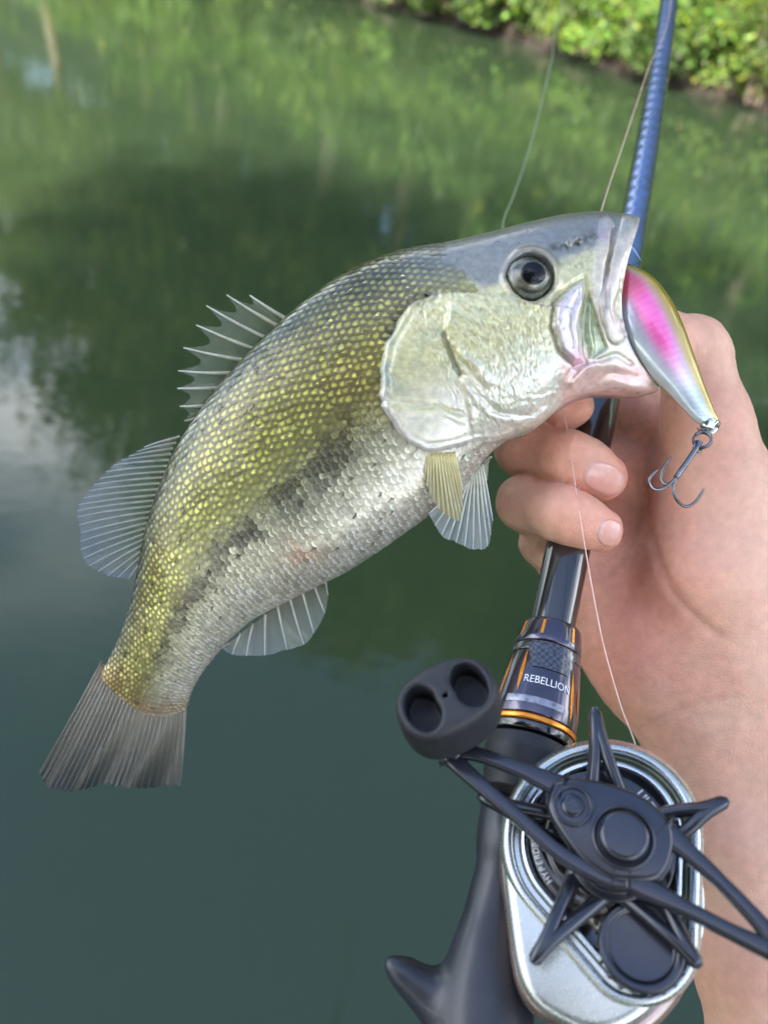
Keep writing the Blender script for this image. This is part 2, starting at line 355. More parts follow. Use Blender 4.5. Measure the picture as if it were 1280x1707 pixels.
# near bank behind the viewer, with unseen trees added to shade hand and fish
nb_u = np.linspace(-25, 25, 101); nb_v = np.array([0, .05, .2, .6, 1.5, 4, 12, 40]); nb_z = np.array([-.4, 0, .25, .38, .45, .6, 1.0, 2.0]); Un, Vn = np.meshgrid(nb_u, nb_v, indexing='ij')
Zn = nb_z + 0.1 * (fbm(Un * 1.3, Vn * 1.7, 13) - .5); gn = mk('ground', np.stack([Un, -1.0 - Vn - .4 * fbm(Un * .5, Un * 0, 3), Zn], -1).reshape(-1, 3), grid_faces(101, 8), MS, color=np.broadcast_to(np.array([.05, .06, .02]), (808, 3))); gn['kind'] = 'structure'
for (x_, y_, k, s_, rz_) in ((-2.6, -5.6, 1, 1.05, .4), (-3.9, -4.6, 0, .86, 2.0), (-1.0, -6.6, 1, 1.1, 3.1)):
    V, Fc, cv, (sv, sf) = tp_[k]
    inst('t%d' % k, 'leafy_tree', [('crown', V, Fc, ML, cv), ('trunk', sv, sf, MB, None)], (x_, y_, .35), rz_, s_, 'unseen leafy tree added behind the camera to shade the fish', 'tree', 'added shade trees behind the camera')

# ================================================================== ROD AND REEL FRAME
RA, RB = cc(939, 950, 0.25), cc(1052, 390, 0.334)
e1 = unit(RB - RA)                                           # along the rod, towards its tip
a = np.array([-0.16, 0.60, 0.78]); e3 = unit(a - e1 * (a @ e1)); e2 = np.cross(e1, e3)   # spool axis; to the right
def rod_y(py):
    """point of the straight rod axis seen at photo row py"""
    k = (CY - py) / FPX; s = (-k * RA[2] - RA[1]) / (e1[1] + k * e1[2]); return RA + e1 * s
def rod_s(py): return float((rod_y(py) - RA) @ e1)
def lathe(prof, o, ax, x, seg=48, closed_ends=True):
    """prof: (axial, radius) list; axis ax from o; x a reference normal"""
    ax = unit(ax); x = unit(x - ax * (x @ ax)); y = np.cross(ax, x); th = np.linspace(0, 2 * math.pi, seg, endpoint=False)
    ring = np.cos(th)[:, None] * x + np.sin(th)[:, None] * y
    V = np.concatenate([o + ax * z_ + ring * r_ for z_, r_ in prof]); Fc = [tuple(f) for f in grid_faces(len(prof), seg, True)]
    if closed_ends: Fc += [tuple(range(seg)), tuple(range((len(prof) - 1) * seg, len(prof) * seg))[::-1]]
    return V, Fc
def rounded(prof, rr=0.0004):
    """chamfer the corners of a lathe profile"""
    o = [prof[0]]
    for p, q, r in zip(prof[:-2], prof[1:-1], prof[2:]):
        p, q, r = map(np.array, (p, q, r)); d1 = np.linalg.norm(p - q); d2 = np.linalg.norm(r - q); k1 = min(rr, d1 * .4); k2 = min(rr, d2 * .4)
        a_ = q + (p - q) / max(d1, 1e-9) * k1; b_ = q + (r - q) / max(d2, 1e-9) * k2
        for t in (0, .33, .67, 1): o.append(tuple((1 - t) ** 2 * a_ + 2 * t * (1 - t) * q + t * t * b_))
    return o + [prof[-1]]

M_gloss = mat('black_gloss', (0.012, 0.011, 0.012), 0.16, coat=1.0, noise=(300, 0.2))
M_blank = mat('blank_sky_sheen', attr=True, rough=0.28, metal=0.6, coat=1.0, noise=(60, 0.15))
M_rubber = mat('matte_black', (0.016, 0.017, 0.021), 0.55, noise=(400, 0.25), bump=[(900, 0.3, 0.0002)])
M_satin = mat('satin_black', (0.026, 0.028, 0.040), 0.22, metal=0.5, noise=(200, 0.12), coat=0.6, coat_rough=0.18, bump=[(1500, 0.08, 0.0001)])
M_grip = mat('grip_black', (0.02, 0.022, 0.03), 0.42, noise=(120, 0.2), coat=0.15)
M_smoke = mat('smoked_barrel', (0.06, 0.05, 0.075), 0.14, metal=0.75, coat=1.0, noise=(150, 0.2))
M_orange = mat('orange_metal', (0.85, 0.30, 0.04), 0.25, metal=0.7, noise=(200, 0.15))
M_grey = mat('grey_band', (0.30, 0.29, 0.33), 0.3, metal=0.6, noise=(500, 0.35))
M_white = mat('white_print', (0.8, 0.8, 0.82), 0.5, noise=(800, 0.05))
M_silver = mat('silver_paint', (0.56, 0.585, 0.575), 0.27, metal=0.85, noise=(500, 0.03), coat=0.4)
M_chrome = mat('bright_chrome', (0.72, 0.76, 0.80), 0.14, metal=1.0, noise=(1500, 0.06))
M_bronze = mat('bronze_side', (0.38, 0.29, 0.26), 0.26, metal=0.85, noise=(80, 0.12), coat=0.4)
M_olive = mat('olive_groove', (0.15, 0.17, 0.125), 0.35, metal=0.7, noise=(150, 0.2))
M_steel = mat('hook_steel', (0.17, 0.17, 0.185), 0.22, metal=1.0, noise=(400, 0.2))
def carbon():
    M = mat('carbon_weave', (0.05, 0.05, 0.055), 0.25, coat=1.0, metal=0.5); T = M.node_tree; N = T.nodes
    t = N.new('ShaderNodeTexCoord'); c = N.new('ShaderNodeTexChecker'); c.inputs['Scale'].default_value = 900
    c.inputs['Color1'].default_value = (0.085, 0.085, 0.10, 1); c.inputs['Color2'].default_value = (0.035, 0.035, 0.042, 1)
    T.links.new(t.outputs['Object'], c.inputs['Vector']); T.links.new(c.outputs['Color'], N['Principled BSDF'].inputs['Base Color']); return M
M_carbon = carbon()

rod = empty('fishing_rod', wld(rod_y(1300))); tag(rod, 'dark fishing rod with carbon reel seat gripped in the hand behind the fish', 'fishing rod')
def rpx(py, rp_): return rp_ / FPX * -rod_y(py)[2]           # pixel radius -> metres at that row
def seg_lathe(name, rows, M, parent=rod, seg=56, rr=0.0005):
    prof = [(rod_s(y), rpx(y, r_)) for y, r_ in rows]; prof = rounded(prof, rr) if len(prof) > 2 else prof
    V, Fc = lathe(prof, RA, e1, e3, seg); return mk(name, wld(V), Fc, M, parent)
# blank: straight to row 390, then bending slightly left, ending far above the frame
bp = [rod_y(y) for y in (900, 760, 640, 520, 400)]; br_ = [rpx(900, 36), rpx(760, 35), rpx(640, 34) * .92, rpx(520, 29), rpx(400, 24)]
b0 = bp[-1]; side = unit(np.cross(e1, e3))
for k in range(1, 30):
    s = 0.035 * k; bp.append(b0 + e1 * s - e2 * (0.012 * s + 0.06 * s * s) ); br_.append(max(0.0012, 0.0060 * (1 - s / 1.25)))
P = curve(bp, 160); R = cr(br_, np.linspace(0, len(br_) - 1, 160))[:, 0]
arc = np.concatenate([[0], np.cumsum(np.linalg.norm(np.diff(P, axis=0), axis=1))])
nP = 900; sa = np.linspace(0, arc[-1], nP); P2 = np.stack([np.interp(sa, arc, P[:, k]) for k in range(3)], -1); R2 = np.interp(sa, arc, R)
up_ = sstep(0.14, 0.17, sa); R2 = R2 * (1 + 0.010 * up_ * np.sin(sa * 2 * math.pi / 0.0078))           # tape-wound ridges
V, Fc = tube(P2, R2, 28); dv = V - np.repeat(P2, 28, axis=0); vf = unit(-rod_y(300)); fc = unit(dv) @ unit(vf - e1 * (vf @ e1)); sky_sheen = sstep(.58, .70, fc)[:, None]  # blue sky reflection painted along the camera-facing side of the black blank
mk('blank', wld(V), Fc, M_blank, rod, color=lerp(np.array([.010, .012, .018]), np.array([.10, .17, .36]), sky_sheen))
ROD_TIP = P2[-1]
seg_lathe('foregrip', [(1066, 30), (1064, 37), (920, 37), (800, 36), (700, 36), (640, 35), (636, 33), (630, 26)], M_gloss)
seg_lathe('locking_collar', [(1090, 40), (1090, 55), (1082, 56), (1058, 51), (1050, 49), (1049, 40)], M_smoke)
seg_lathe('carbon_band', [(1106, 40), (1106, 58), (1091, 56.5), (1091, 40)], M_carbon)
seg_lathe('barrel', [(1212, 50), (1212, 72), (1190, 72), (1150, 66), (1107, 58.5), (1107, 40)], M_smoke)
seg_lathe('accent_ring', [(1222, 50), (1222, 73), (1213, 73.5), (1213, 50)], M_orange)
seg_lathe('lower_ring', [(1236, 50), (1236, 70), (1223, 72), (1223, 50)], M_gloss)
seg_lathe('hood', [(1330, 30), (1326, 60), (1262, 70), (1240, 68), (1237, 50)], M_rubber)
def cyl(py, ang, off):
    """point on the seat surface: row py of the axis, angle from the camera-facing side (+ to the right), off metres proud"""
    py = np.asarray(py, float); o = np.array([rod_y(y) for y in py.ravel()]).reshape(*py.shape, 3)
    rr = np.array([np.interp(y, [1049, 1058, 1082, 1106, 1150, 1190, 1212, 1240, 1326], [49, 51, 56, 58, 66, 72, 72, 68, 60]) / FPX for y in py.ravel()]).reshape(py.shape) * -o[..., 2] + off
    v = unit(-o + 0 * o); v = unit(v - e1 * (v @ e1)[..., None]); s_ = unit(np.cross(e1, v))
    return o + rr[..., None] * (np.cos(ang)[..., None] * v + np.sin(ang)[..., None] * s_)
def cyl_patch(name, f, nu, nv, M, off=0.00015):
    uu, vv = np.meshgrid(np.linspace(0, 1, nu), np.linspace(0, 1, nv), indexing='ij'); py, an = f(uu, vv)
    return mk(name, wld(cyl(py, an, off).reshape(-1, 3)), grid_faces(nu, nv), M, rod)
for a0, y0, y1, wd in ((-1.02, 1110, 1190, .055), (-0.52, 1108, 1182, .05), (0.86, 1125, 1205, .055), (1.15, 1140, 1190, .04)):
    cyl_patch('orange_slash', lambda u_, v_, a0=a0, y0=y0, y1=y1, wd=wd: (lerp(y0, y1, u_), a0 + wd * (v_ - .5) * np.sin(np.pi * u_) * 2 + 0.04 * (u_ - .5)), 14, 4, M_orange)
for a0 in (-0.95, -0.25, 0.72):
    cyl_patch('orange_tick', lambda u_, v_, a0=a0: (lerp(1056, 1080, u_), a0 + 0.09 * (v_ - .5)), 4, 4, M_orange)
cyl_patch('carbon_window', lambda u_, v_: (lerp(1100, 1137, u_), 0.18 + (v_ - .5) * lerp(1.5, 0.92, u_)), 10, 16, M_carbon, 0.0003)
cyl_patch('grey_band', lambda u_, v_: (lerp(1186, 1197, u_), -0.05 + (v_ - .5) * 1.35), 4, 20, M_grey)
_font_cache = {}
def glyphs(txt, size):
    """flat letter mesh (verts 2-D, faces), x advance per letter included"""
    cu = bpy.data.curves.new('t', 'FONT'); cu.body = txt; cu.size = size; cu.resolution_u = 3; cu.align_x = 'CENTER'; cu.align_y = 'CENTER'
    o = bpy.data.objects.new('t', cu); col.objects.link(o); dg = bpy.context.evaluated_depsgraph_get(); dg.update()
    me = o.evaluated_get(dg).to_mesh(); v = np.array([p.co[:] for p in me.vertices]); f = [tuple(p.vertices) for p in me.polygons]
    bpy.data.objects.remove(o); bpy.data.curves.remove(cu); return v, f
v, f = glyphs('REBELLION', 0.0042)
rr = rpx(1147, 66); mk('lettering', wld(cyl(1159 - v[:, 1] / 0.0042 * 15 * 1.15 + 0 * v[:, 0], 0.17 + v[:, 0] / rr * 0.66, 0.00025)), f, M_white, rod, smooth=False)

# grip with trigger (one moulded piece)
def blob(prims, h, k, pad=0.004, extra=None):
    pts = np.array([p for q in prims for p in (q[0], q[1])]); rm = max(max(q[2], q[3]) for q in prims)
    lo = pts.min(0) - rm - pad; n = np.ceil((pts.max(0) + rm + pad - lo) / h).astype(int)
    G = np.stack(np.meshgrid(*[lo[i] + h * np.arange(n[i]) for i in range(3)], indexing='ij'), -1).astype(np.float32); D = None
    for q in prims:
        d = cone_sd(G, np.float32(q[0]), np.float32(q[1]), q[2], q[3]); D = d if D is None else smin(D, d, k)
    if extra is not None: D = extra(G, D)
    return nets(D, lo, h)
def chain(pts):
    """pts (px,py,d,r_px) -> round cones"""
    q = [(cc(p[0], p[1], p[2]), p[3] / FPX * p[2]) for p in pts]; return [(a_[0], b_[0], a_[1], b_[1]) for a_, b_ in zip(q[:-1], q[1:])]
V, Fc = blob(chain([(850, 1310, .2215, 48), (846, 1400, .214, 40), (826, 1500, .208, 34), (812, 1590, .202, 48), (800, 1680, .197, 66), (800, 1790, .19, 78), (790, 1900, .184, 76)]) +
             chain([(815, 1690, .198, 55), (760, 1684, .199, 26), (706, 1652, .199, 16), (672, 1622, .199, 11), (650, 1606, .199, 6)]), 0.0009, 0.008)
V0 = V
grip = mk('trigger_grip', wld(V), Fc, M_grip, rod)
sm = grip.modifiers.new('s', 'SMOOTH'); sm.iterations = 6; sm.factor = 0.5

# ------------------------------------------------------------------ reel
K0 = float(cc(1000, 1400, 0.192) @ e3)
def RP(px, py, h=0.0):
    """photo pixel -> point on the reel plane lifted h metres along the spool axis"""
    d = cc(px, py, 1.0); return d * ((K0 + h) / (d @ e3))[..., None]
def rcen(px, py, h=0.0): return RP(np.array([px]), np.array([py]), h)[0]
def prism(poly, h0, h1, nspl=None, grow=0.0):
    p = np.array(poly, float)
    if nspl: p = cr(np.vstack([p[-2:], p, p[:3]]), np.linspace(2, len(p) + 2, nspl, endpoint=False))
    top = RP(p[:, 0], p[:, 1], h1); bot = top - e3 * (h1 - h0)
    if grow: c = bot.mean(0); bot = bot + (bot - c) * grow
    n = len(p); V = np.vstack([bot, top]); ar = 0.5 * np.sum(p[:, 0] * np.roll(p[:, 1], -1) - np.roll(p[:, 0], -1) * p[:, 1])
    Fc = [tuple(range(n)), tuple(range(n, 2 * n))[::-1]] + [(i, n + i, n + (i + 1) % n, (i + 1) % n) for i in range(n)]
    if ar < 0: Fc = [q[::-1] for q in Fc]
    return V, Fc
reel = empty('fishing_reel', wld(rcen(850, 1400, -0.018))); tag(reel, 'silver and black baitcasting reel with star drag mounted on the rod', 'fishing reel')
BODY = [(862, 1300), (890, 1276), (930, 1263), (1000, 1258), (1062, 1264), (1098, 1292), (1122, 1345), (1150, 1410), (1168, 1470), (1170, 1545), (1160, 1598), (1138, 1660), (1095, 1712), (1040, 1745), (985, 1745), (925, 1712), (882, 1685), (855, 1630), (842, 1530), (830, 1430), (838, 1350)]
V, Fc = prism(BODY, -0.034, -0.006, 90); bevel(mk('frame', wld(V), Fc, M_bronze, reel), 0.0035, 4)
COVER = [(866, 1306), (900, 1280), (950, 1268), (1010, 1266), (1050, 1280), (1078, 1320), (1112, 1390), (1140, 1465), (1146, 1540), (1138, 1600), (1112, 1655), (1070, 1698), (1020, 1722), (975, 1722), (925, 1700), (886, 1670), (862, 1620), (848, 1530), (838, 1430), (844, 1355)]
V, Fc = prism(COVER, -0.007, -0.001, 90); bevel(mk('side_cover', wld(V), Fc, M_silver, reel), 0.0026, 4)
# bronze top hood with a bright trim line on the right edge
trim = curve([(1062, 1266), (1100, 1296), (1124, 1350), (1150, 1410), (1167, 1472), (1168, 1545), (1157, 1600)], 30)
V, Fc = tube(RP(trim[:, 0], trim[:, 1], -0.0065), 0.0006, 8); mk('edge_trim', wld(V), Fc, M_chrome, reel)
# keyhole-shaped raised ring
def hull(c1, r1, c2, r2, n=120):
    c1, c2 = np.array(c1, float), np.array(c2, float); d = c2 - c1; D = np.hypot(*d); b = math.atan2(d[1], d[0]); al = math.acos((r1 - r2) / D)
    t1 = np.linspace(b + al, b + 2 * math.pi - al, int(n * .65)); t2 = np.linspace(b - al, b + al, int(n * .35))
    p = np.vstack([c1 + r1 * np.stack([np.cos(t1), np.sin(t1)], -1), c2 + r2 * np.stack([np.cos(t2), np.sin(t2)], -1)])
    # even spacing
    q = np.vstack([p, p[:1]]); L_ = np.concatenate([[0], np.cumsum(np.hypot(*np.diff(q, axis=0).T))]); s = np.linspace(0, L_[-1], n, endpoint=False)
    return np.stack([np.interp(s, L_, q[:, k]) for k in range(2)], -1)
C1, R1, C2, R2_ = (1003, 1402), 166, (1066, 1580), 98
def ring_sweep(prof):
    rows = []
    for off, h in prof:
        p = hull(C1, R1 - off, C2, R2_ - off, 160); rows.append(RP(p[:, 0], p[:, 1], h))
    V = np.vstack(rows); return V, [tuple(q[::-1]) for q in grid_faces(len(prof), 160, True)]
V, Fc = ring_sweep([(-4, -0.003), (-1, -.0004), (3, 0.0009), (9, 0.0014), (15, 0.0011), (18, 0.0)]); mk('outer_rim', wld(V), Fc, M_silver, reel)
V, Fc = ring_sweep([(17, 0.0003), (20, -0.0012), (26, -0.0014), (30, 0.0)]); mk('rim_groove', wld(V), Fc, M_olive, reel)
V, Fc = ring_sweep([(29, -0.0005), (31, 0.0011), (36, 0.0016), (41, 0.0012), (44, -0.0006), (47, -0.003)]); mk('inner_rim', wld(V), Fc, M_chrome, reel)
p = hull(C1, R1 - 43, C2, R2_ - 30, 120); V, Fc = prism([tuple(q) for q in p], -0.004, 0.0002); mk('inner_plate', wld(V), Fc, M_gloss, reel)
def at_mm(px, h, depth_c): return px / FPX * -depth_c[2]
def disc(name, px, py, rows, M, parent=reel, seg=48, rr=0.0004):
    """rows: (h metres above reel plane, r_px)"""
    c = rcen(px, py, rows[-1][0]); o = c - e3 * (c @ e3 - K0); sc_ = -c[2] / FPX
    V, Fc = lathe(rounded([(h, r_ * sc_) for h, r_ in rows], rr), o, e3, e1, seg); return mk(name, wld(V), Fc, M, parent)
gd = disc('gear_disc', 1003, 1402, [(-.002, 118), (0.0012, 118), (0.0016, 100), (0.0016, 92), (0.0024, 90), (0.0024, 60), (0.0024, 10)], M_gloss)
disc('tension_knob', 1068, 1576, [(-.003, 70), (0.0022, 70), (0.003, 66), (0.0028, 56), (0.0018, 52), (0.0018, 8)], M_satin)
for k in range(20):
    an = k * math.pi / 10; c = rcen(1068, 1576, 0.002); sc_ = -c[2] / FPX
    q = c + (math.cos(an) * e1 + math.sin(an) * e2) * 71 * sc_; Vk, Fk = tube(np.array([q - e3 * .003, q + e3 * .0004]), [.0006, .0005], 6); mk('knurl', wld(Vk), Fk, M_satin, reel)
# lettering on the disc, along its lower left rim
c = rcen(1003, 1402, 0.0020); sc_ = -c[2] / FPX
def arc_text(txt, r_px, ang0, step, size, h, M, name, flip=False):
    VV = []
    for i_, chh in enumerate(txt):
        v, f = glyphs(chh, size)
        if not len(v): continue
        an = ang0 + step * i_; rd = math.cos(an) * np.array([1.0, 0]) + math.sin(an) * np.array([0, 1.0]); tn = np.array([-rd[1], rd[0]]) * (1 if step > 0 else -1)
        upv = np.array([tn[1] * -1, tn[0]])
        p2 = rd * r_px * sc_ + v[:, :1] * tn + v[:, 1:2] * upv
        VV.append((c + e3 * h + p2[:, :1] * e2 + p2[:, 1:2] * e1, f))
    V, Fc = join(*VV); return mk(name, wld(V), Fc, M, reel, smooth=False)
arc_text('HYPERDRIVE', 110, rad(228), rad(-5.0), 0.0021, 0.0003, M_white, 'lettering')
v, f = glyphs('ULTRA', 0.0030); cU = rcen(1085, 1346, 0.0034); mk('lettering', wld(cU + v[:, :1] * unit(e2 * .75 - e1 * .66) + v[:, 1:2] * unit(e1 * .75 + e2 * .66)), f, M_white, reel, smooth=False)
# spool, far plate and level wind for other viewpoints
cS = rcen(1003, 1402, -0.03)
V, Fc = lathe([(-.012, .019), (-.008, .021), (-.007, .021)], cS, e3, e1, 40); mk('far_side_plate', wld(V), Fc, M_satin, reel)
Vf, Ff = tube(np.array([rcen(880, 1330, -.02), rcen(850, 1330, -.02), rod_y(1345)]), [.007, .007, .006], 10); mk('reel_foot', wld(Vf), Ff, M_satin, reel)
# star drag
HS = 0.0075; star = disc('star_drag', 1022, 1420, [(0.001, 66), (0.009, 74), (0.0095, 60), (0.0115, 58), (0.0115, 10)], M_satin)
for tx, ty in ((990, 1180), (1212, 1334), (1166, 1612), (886, 1606), (797, 1326)):
    cx, cy = 1022, 1420; an = math.atan2(ty - cy, tx - cx); parts = []
    for sgn in (-1, 1):
        b_ = an + sgn * 0.42; r_b = 74; p0 = (cx + r_b * math.cos(b_), cy + r_b * math.sin(b_)); b2 = an + sgn * 0.13; r_m = 130
        p1 = (cx + r_m * math.cos(b2), cy + r_m * math.sin(b2)); p2 = (lerp(cx, tx, .80) + sgn * 4 * -math.sin(an), lerp(cy, ty, .80) + sgn * 4 * math.cos(an))
        pp = curve([p0, p1, p2, (tx, ty)], 16); hh = np.linspace(0.0055, 0.0085, 16) + 0.0015 * np.sin(np.linspace(0, math.pi, 16))
        Q = np.array([rcen(q[0], q[1], h_) for q, h_ in zip(pp, hh)]); parts.append(tube(Q, np.interp(np.linspace(0, 1, 16), [0, .3, .7, .93, 1], [.0021, .00165, .0017, .0016, .0008]), 10))
    V, Fc = join(*parts); mk('star_arm', wld(V), Fc, M_satin, star)
# handle
HH = 0.0165
plate = [(926, 1302), (960, 1296), (1010, 1304), (1062, 1322), (1098, 1348), (1118, 1378), (1121, 1410), (1112, 1445), (1092, 1466), (1050, 1468), (1010, 1462), (970, 1432), (938, 1392), (915, 1352), (915, 1320)]
V, Fc = prism(plate, HH - 0.0042, HH, 60, 0.05); handle = bevel(mk('handle', wld(V), Fc, M_satin, reel), 0.0012, 3)
def bar(pts, wpx, h, thick):
    pc = curve(pts, 26); q = np.array([rcen(x, y, h) for x, y in pc]); t = unit(np.gradient(q, axis=0)); s_ = unit(np.cross(e3, t)); n = len(q)
    wv = np.interp(np.linspace(0, 1, n), np.linspace(0, 1, len(wpx)), wpx)[:, None] / FPX * -q[:, 2:3] / 2
    V = np.concatenate([q - s_ * wv, q + s_ * wv, q + s_ * wv - e3 * thick, q - s_ * wv - e3 * thick]); Fc = []
    for i_ in range(n - 1):
        for r_ in range(4): Fc.append((r_ * n + i_, r_ * n + i_ + 1, ((r_ + 1) % 4) * n + i_ + 1, ((r_ + 1) % 4) * n + i_))
    return V, Fc + [tuple(r_ * n for r_ in range(4))[::-1], tuple(r_ * n + n - 1 for r_ in range(4))]
for nm, pts, wd in (('handle_rail', [(748, 1246), (800, 1256), (870, 1282), (940, 1312)], [30, 24, 26, 40]), ('handle_rail', [(745, 1256), (800, 1306), (870, 1366), (940, 1426), (1010, 1462), (1050, 1470)], [30, 26, 24, 26, 30, 26]),
                    ('handle_rail', [(1105, 1380), (1150, 1420), (1200, 1466), (1260, 1528), (1308, 1585)], [40, 30, 24, 26, 34]), ('handle_rail', [(1020, 1460), (1080, 1482), (1150, 1516), (1220, 1552), (1305, 1592)], [26, 36, 26, 26, 34])):
    V, Fc = bar(pts, wd, HH - 0.0006, 0.0032); bevel(mk(nm, wld(V), Fc, M_satin, handle), 0.0009, 3)
nut = disc('handle_nut', 1040, 1391, [(HH - .003, 52), (HH + .0009, 52), (HH + .0012, 47), (HH + .0004, 44), (HH + .0004, 41), (HH + .0030, 40), (HH + .0036, 34), (HH + .0036, 5)], M_satin)
scw = disc('screw', 954, 1342, [(HH - .003, 34), (HH + .0007, 34), (HH + .0008, 28), (HH - .0006, 26), (HH - .0006, 20), (HH + .0004, 18), (HH + .0007, 12), (HH + .0007, 2)], M_satin)
c = rcen(954, 1342, HH + .0008)
for dv, dw in ((e1, e2), (e2, e1)):
    q = [c + s1 * dv * .0012 + s2 * dw * .00035 + e3 * z_ for z_ in (-.0004, .00025) for s1, s2 in ((-1, -1), (1, -1), (1, 1), (-1, 1))]
    mk('slot', wld(np.array(q)), [(0, 1, 2, 3), (4, 5, 6, 7), (0, 1, 5, 4), (1, 2, 6, 5), (2, 3, 7, 6), (3, 0, 4, 7)], M_gloss, scw, smooth=False)
# paddle knob on the handle: oval rubber with two hollows
HK = HH + 0.021
kc = rcen(742, 1158, HK); xa = RP(np.array([812.]), np.array([1122.]), HK)[0] - kc; lx = 1.10 * np.linalg.norm(xa); xa = unit(xa); ya = np.cross(e3, xa); ly = lx * 0.70
def knob_sd(G):
    q = G - np.float32(kc); X, Y, Z = q @ np.float32(xa), q @ np.float32(ya), q @ np.float32(e3)
    taper = 1 + 0.10 * np.clip(-Z / 0.02, 0, 1) - 0.30 * np.clip((-Z - 0.010) / 0.014, 0, 1) ** 2
    el = ((np.abs(X) / (lx * taper)) ** 2.4 + (np.abs(Y) / (ly * taper)) ** 2.4) ** (1 / 2.4); d = (el - 1) * ly
    d = -smin(-d, -(np.abs(Z + 0.0105) - 0.0105), 0.003)
    for sg in (-1, 1):
        x_ = X - sg * lx * 0.50; hole = (np.sqrt((x_ / (lx * 0.33)) ** 2 + (Y / (ly * 0.68)) ** 2 + 1e-9) - 1) * lx * 0.3
        hole = np.maximum(hole, -(Z + 0.009)); d = -smin(-d, hole, 0.0010)
    hub = np.sqrt(X ** 2 + Y ** 2) - 0.0024; hub = np.maximum(hub, np.abs(Z + 0.010) - 0.0094); d = smin(d, hub, 0.0008)
    return np.maximum(d, -np.maximum(np.sqrt(X ** 2 + Y ** 2) - 0.0007, -(Z + 0.003)))
lo = kc - 0.028; h = 0.00045; n = int(0.056 / h); G = np.stack(np.meshgrid(*[lo[i] + h * np.arange(n) for i in range(3)], indexing='ij'), -1).astype(np.float32)
V, Fc = nets(knob_sd(G), lo, h); knob = mk('handle_knob', wld(V), Fc, M_rubber, reel)
sm = knob.modifiers.new('s', 'SMOOTH'); sm.iterations = 3; sm.factor = 0.5
post0 = rcen(744, 1252, HH - .002); V, Fc = tube(np.array([post0 - e3 * .001, lerp(post0, kc - e3 * .02, .6), kc - e3 * .012]), [.0045, .004, .0035], 16); mk('knob_post', wld(V), Fc, M_satin, reel)

# ================================================================== FISH
ST = [  # dorsal px, ventral px, half width mm, distance m, bow px
    ((1058, 364), (1090, 655), 12.5, .2420, 58), ((1010, 357), (1055, 663), 15.0, .2425, 44), ((950, 361), (985, 663), 17.5, .2430, 24), ((890, 373), (935, 682), 19.5, .2437, 8),
    ((820, 391), (885, 720), 20.5, .2445, 0), ((750, 407), (840, 738), 20.5, .2453, 0), ((690, 416), (808, 765), 20.0, .2462, 0), ((630, 433), (775, 812), 19.8, .2472, 0),
    ((570, 462), (735, 842), 19.5, .2483, 0), ((510, 505), (690, 877), 19.2, .2496, 0), ((455, 553), (640, 912), 18.6, .2510, 0), ((400, 608), (585, 948), 17.6, .2526, 0),
    ((350, 668), (530, 976), 16.2, .2545, 0), ((305, 735), (475, 1003), 14.2, .2566, 0), ((272, 805), (425, 1030), 12.0, .2588, 0), ((250, 870), (392, 1057), 10.2, .2610, 0),
    ((236, 935), (368, 1083), 8.6, .2632, 0), ((222, 1000), (345, 1110), 7.2, .2654, 0), ((203, 1055), (328, 1135), 5.8, .2676, 4), ((182, 1100), (316, 1160), 4.0, .2696, 16), ((162, 1130), (311, 1180), 1.0, .2712, 36)]
Dp = np.array([s[0] for s in ST], float); Vp = np.array([s[1] for s in ST], float); Wm = np.array([s[2] for s in ST]) / 1000; dm = np.array([s[3] for s in ST]); bw = np.array([s[4] for s in ST], float)
def fish_frame(t):
    t = np.atleast_1d(t); d = cr(dm, t)[:, 0]; D = cr(Dp, t); Vv = cr(Vp, t); Dc = cc(D[:, 0], D[:, 1], d); Vc = cc(Vv[:, 0], Vv[:, 1], d)
    return Dc, Vc, cr(Wm, t)[:, 0], cr(bw, t)[:, 0] * d / FPX
_t = np.linspace(0, 20, 201); _D, _V, _w, _b = fish_frame(_t); _mid = (_D + _V) / 2; _ax = unit(np.gradient(_mid, axis=0)); _up = unit(_D - _V)
_n = unit(np.cross(_up, _ax)); _n = _n * np.sign(_n[:, 2:3]); _tt = unit(_ax - _up * np.sum(_ax * _up, -1, keepdims=True))
def fish_pt(t, phi, side=1):
    """t: station, phi: -90 (belly) .. 90 (back) degrees as radians, side +1 camera side"""
    t, phi = np.broadcast_arrays(np.asarray(t, float), np.asarray(phi, float)); sh = t.shape; t = t.ravel(); phi = phi.ravel()
    D, Vv, W_, b_ = fish_frame(t); s = np.sin(phi); ax = np.stack([np.interp(t, _t, _tt[:, k]) for k in range(3)], -1); n = np.stack([np.interp(t, _t, _n[:, k]) for k in range(3)], -1)
    z = W_ * np.maximum(np.cos(phi), 0) ** 0.78 * (1 - 0.10 * s)
    P = lerp(Vv, D, ((s + 1) / 2)[:, None]) + ax * (b_ * (1 - s ** 2) * (1 - .35 * s))[:, None] + n * (side * z)[:, None]
    return P.reshape(*sh, 3), n.reshape(*sh, 3)
OPER = [(760, 488), (716, 490), (692, 500), (672, 520), (657, 546), (642, 571), (634, 613), (632, 658), (642, 689), (665, 723), (690, 746), (718, 757), (757, 751), (797, 737), (825, 736), (859, 729), (895, 709), (918, 686), (921, 667), (955, 600), (950, 520), (860, 500)]
OPEDGE = OPER[1:19]
LIP1 = [(1052, 360), (1040, 400), (1030, 432), (1019, 472), (1012, 517), (1027, 560)]
LIP2 = [(1010, 372), (1002, 420), (997, 460), (999, 500), (1010, 545)]
PLATE = [(973, 464), (945, 482), (923, 508), (917, 546), (929, 586), (954, 611), (974, 604), (969, 586), (966, 542), (976, 480)]
GAP = [(980, 480), (970, 520), (968, 560), (976, 596), (990, 600), (1016, 580), (1000, 540), (988, 500)]
PREOP = [(749, 501), (744, 535), (740, 557), (752, 591), (766, 625), (774, 647), (780, 689), (784, 722)]
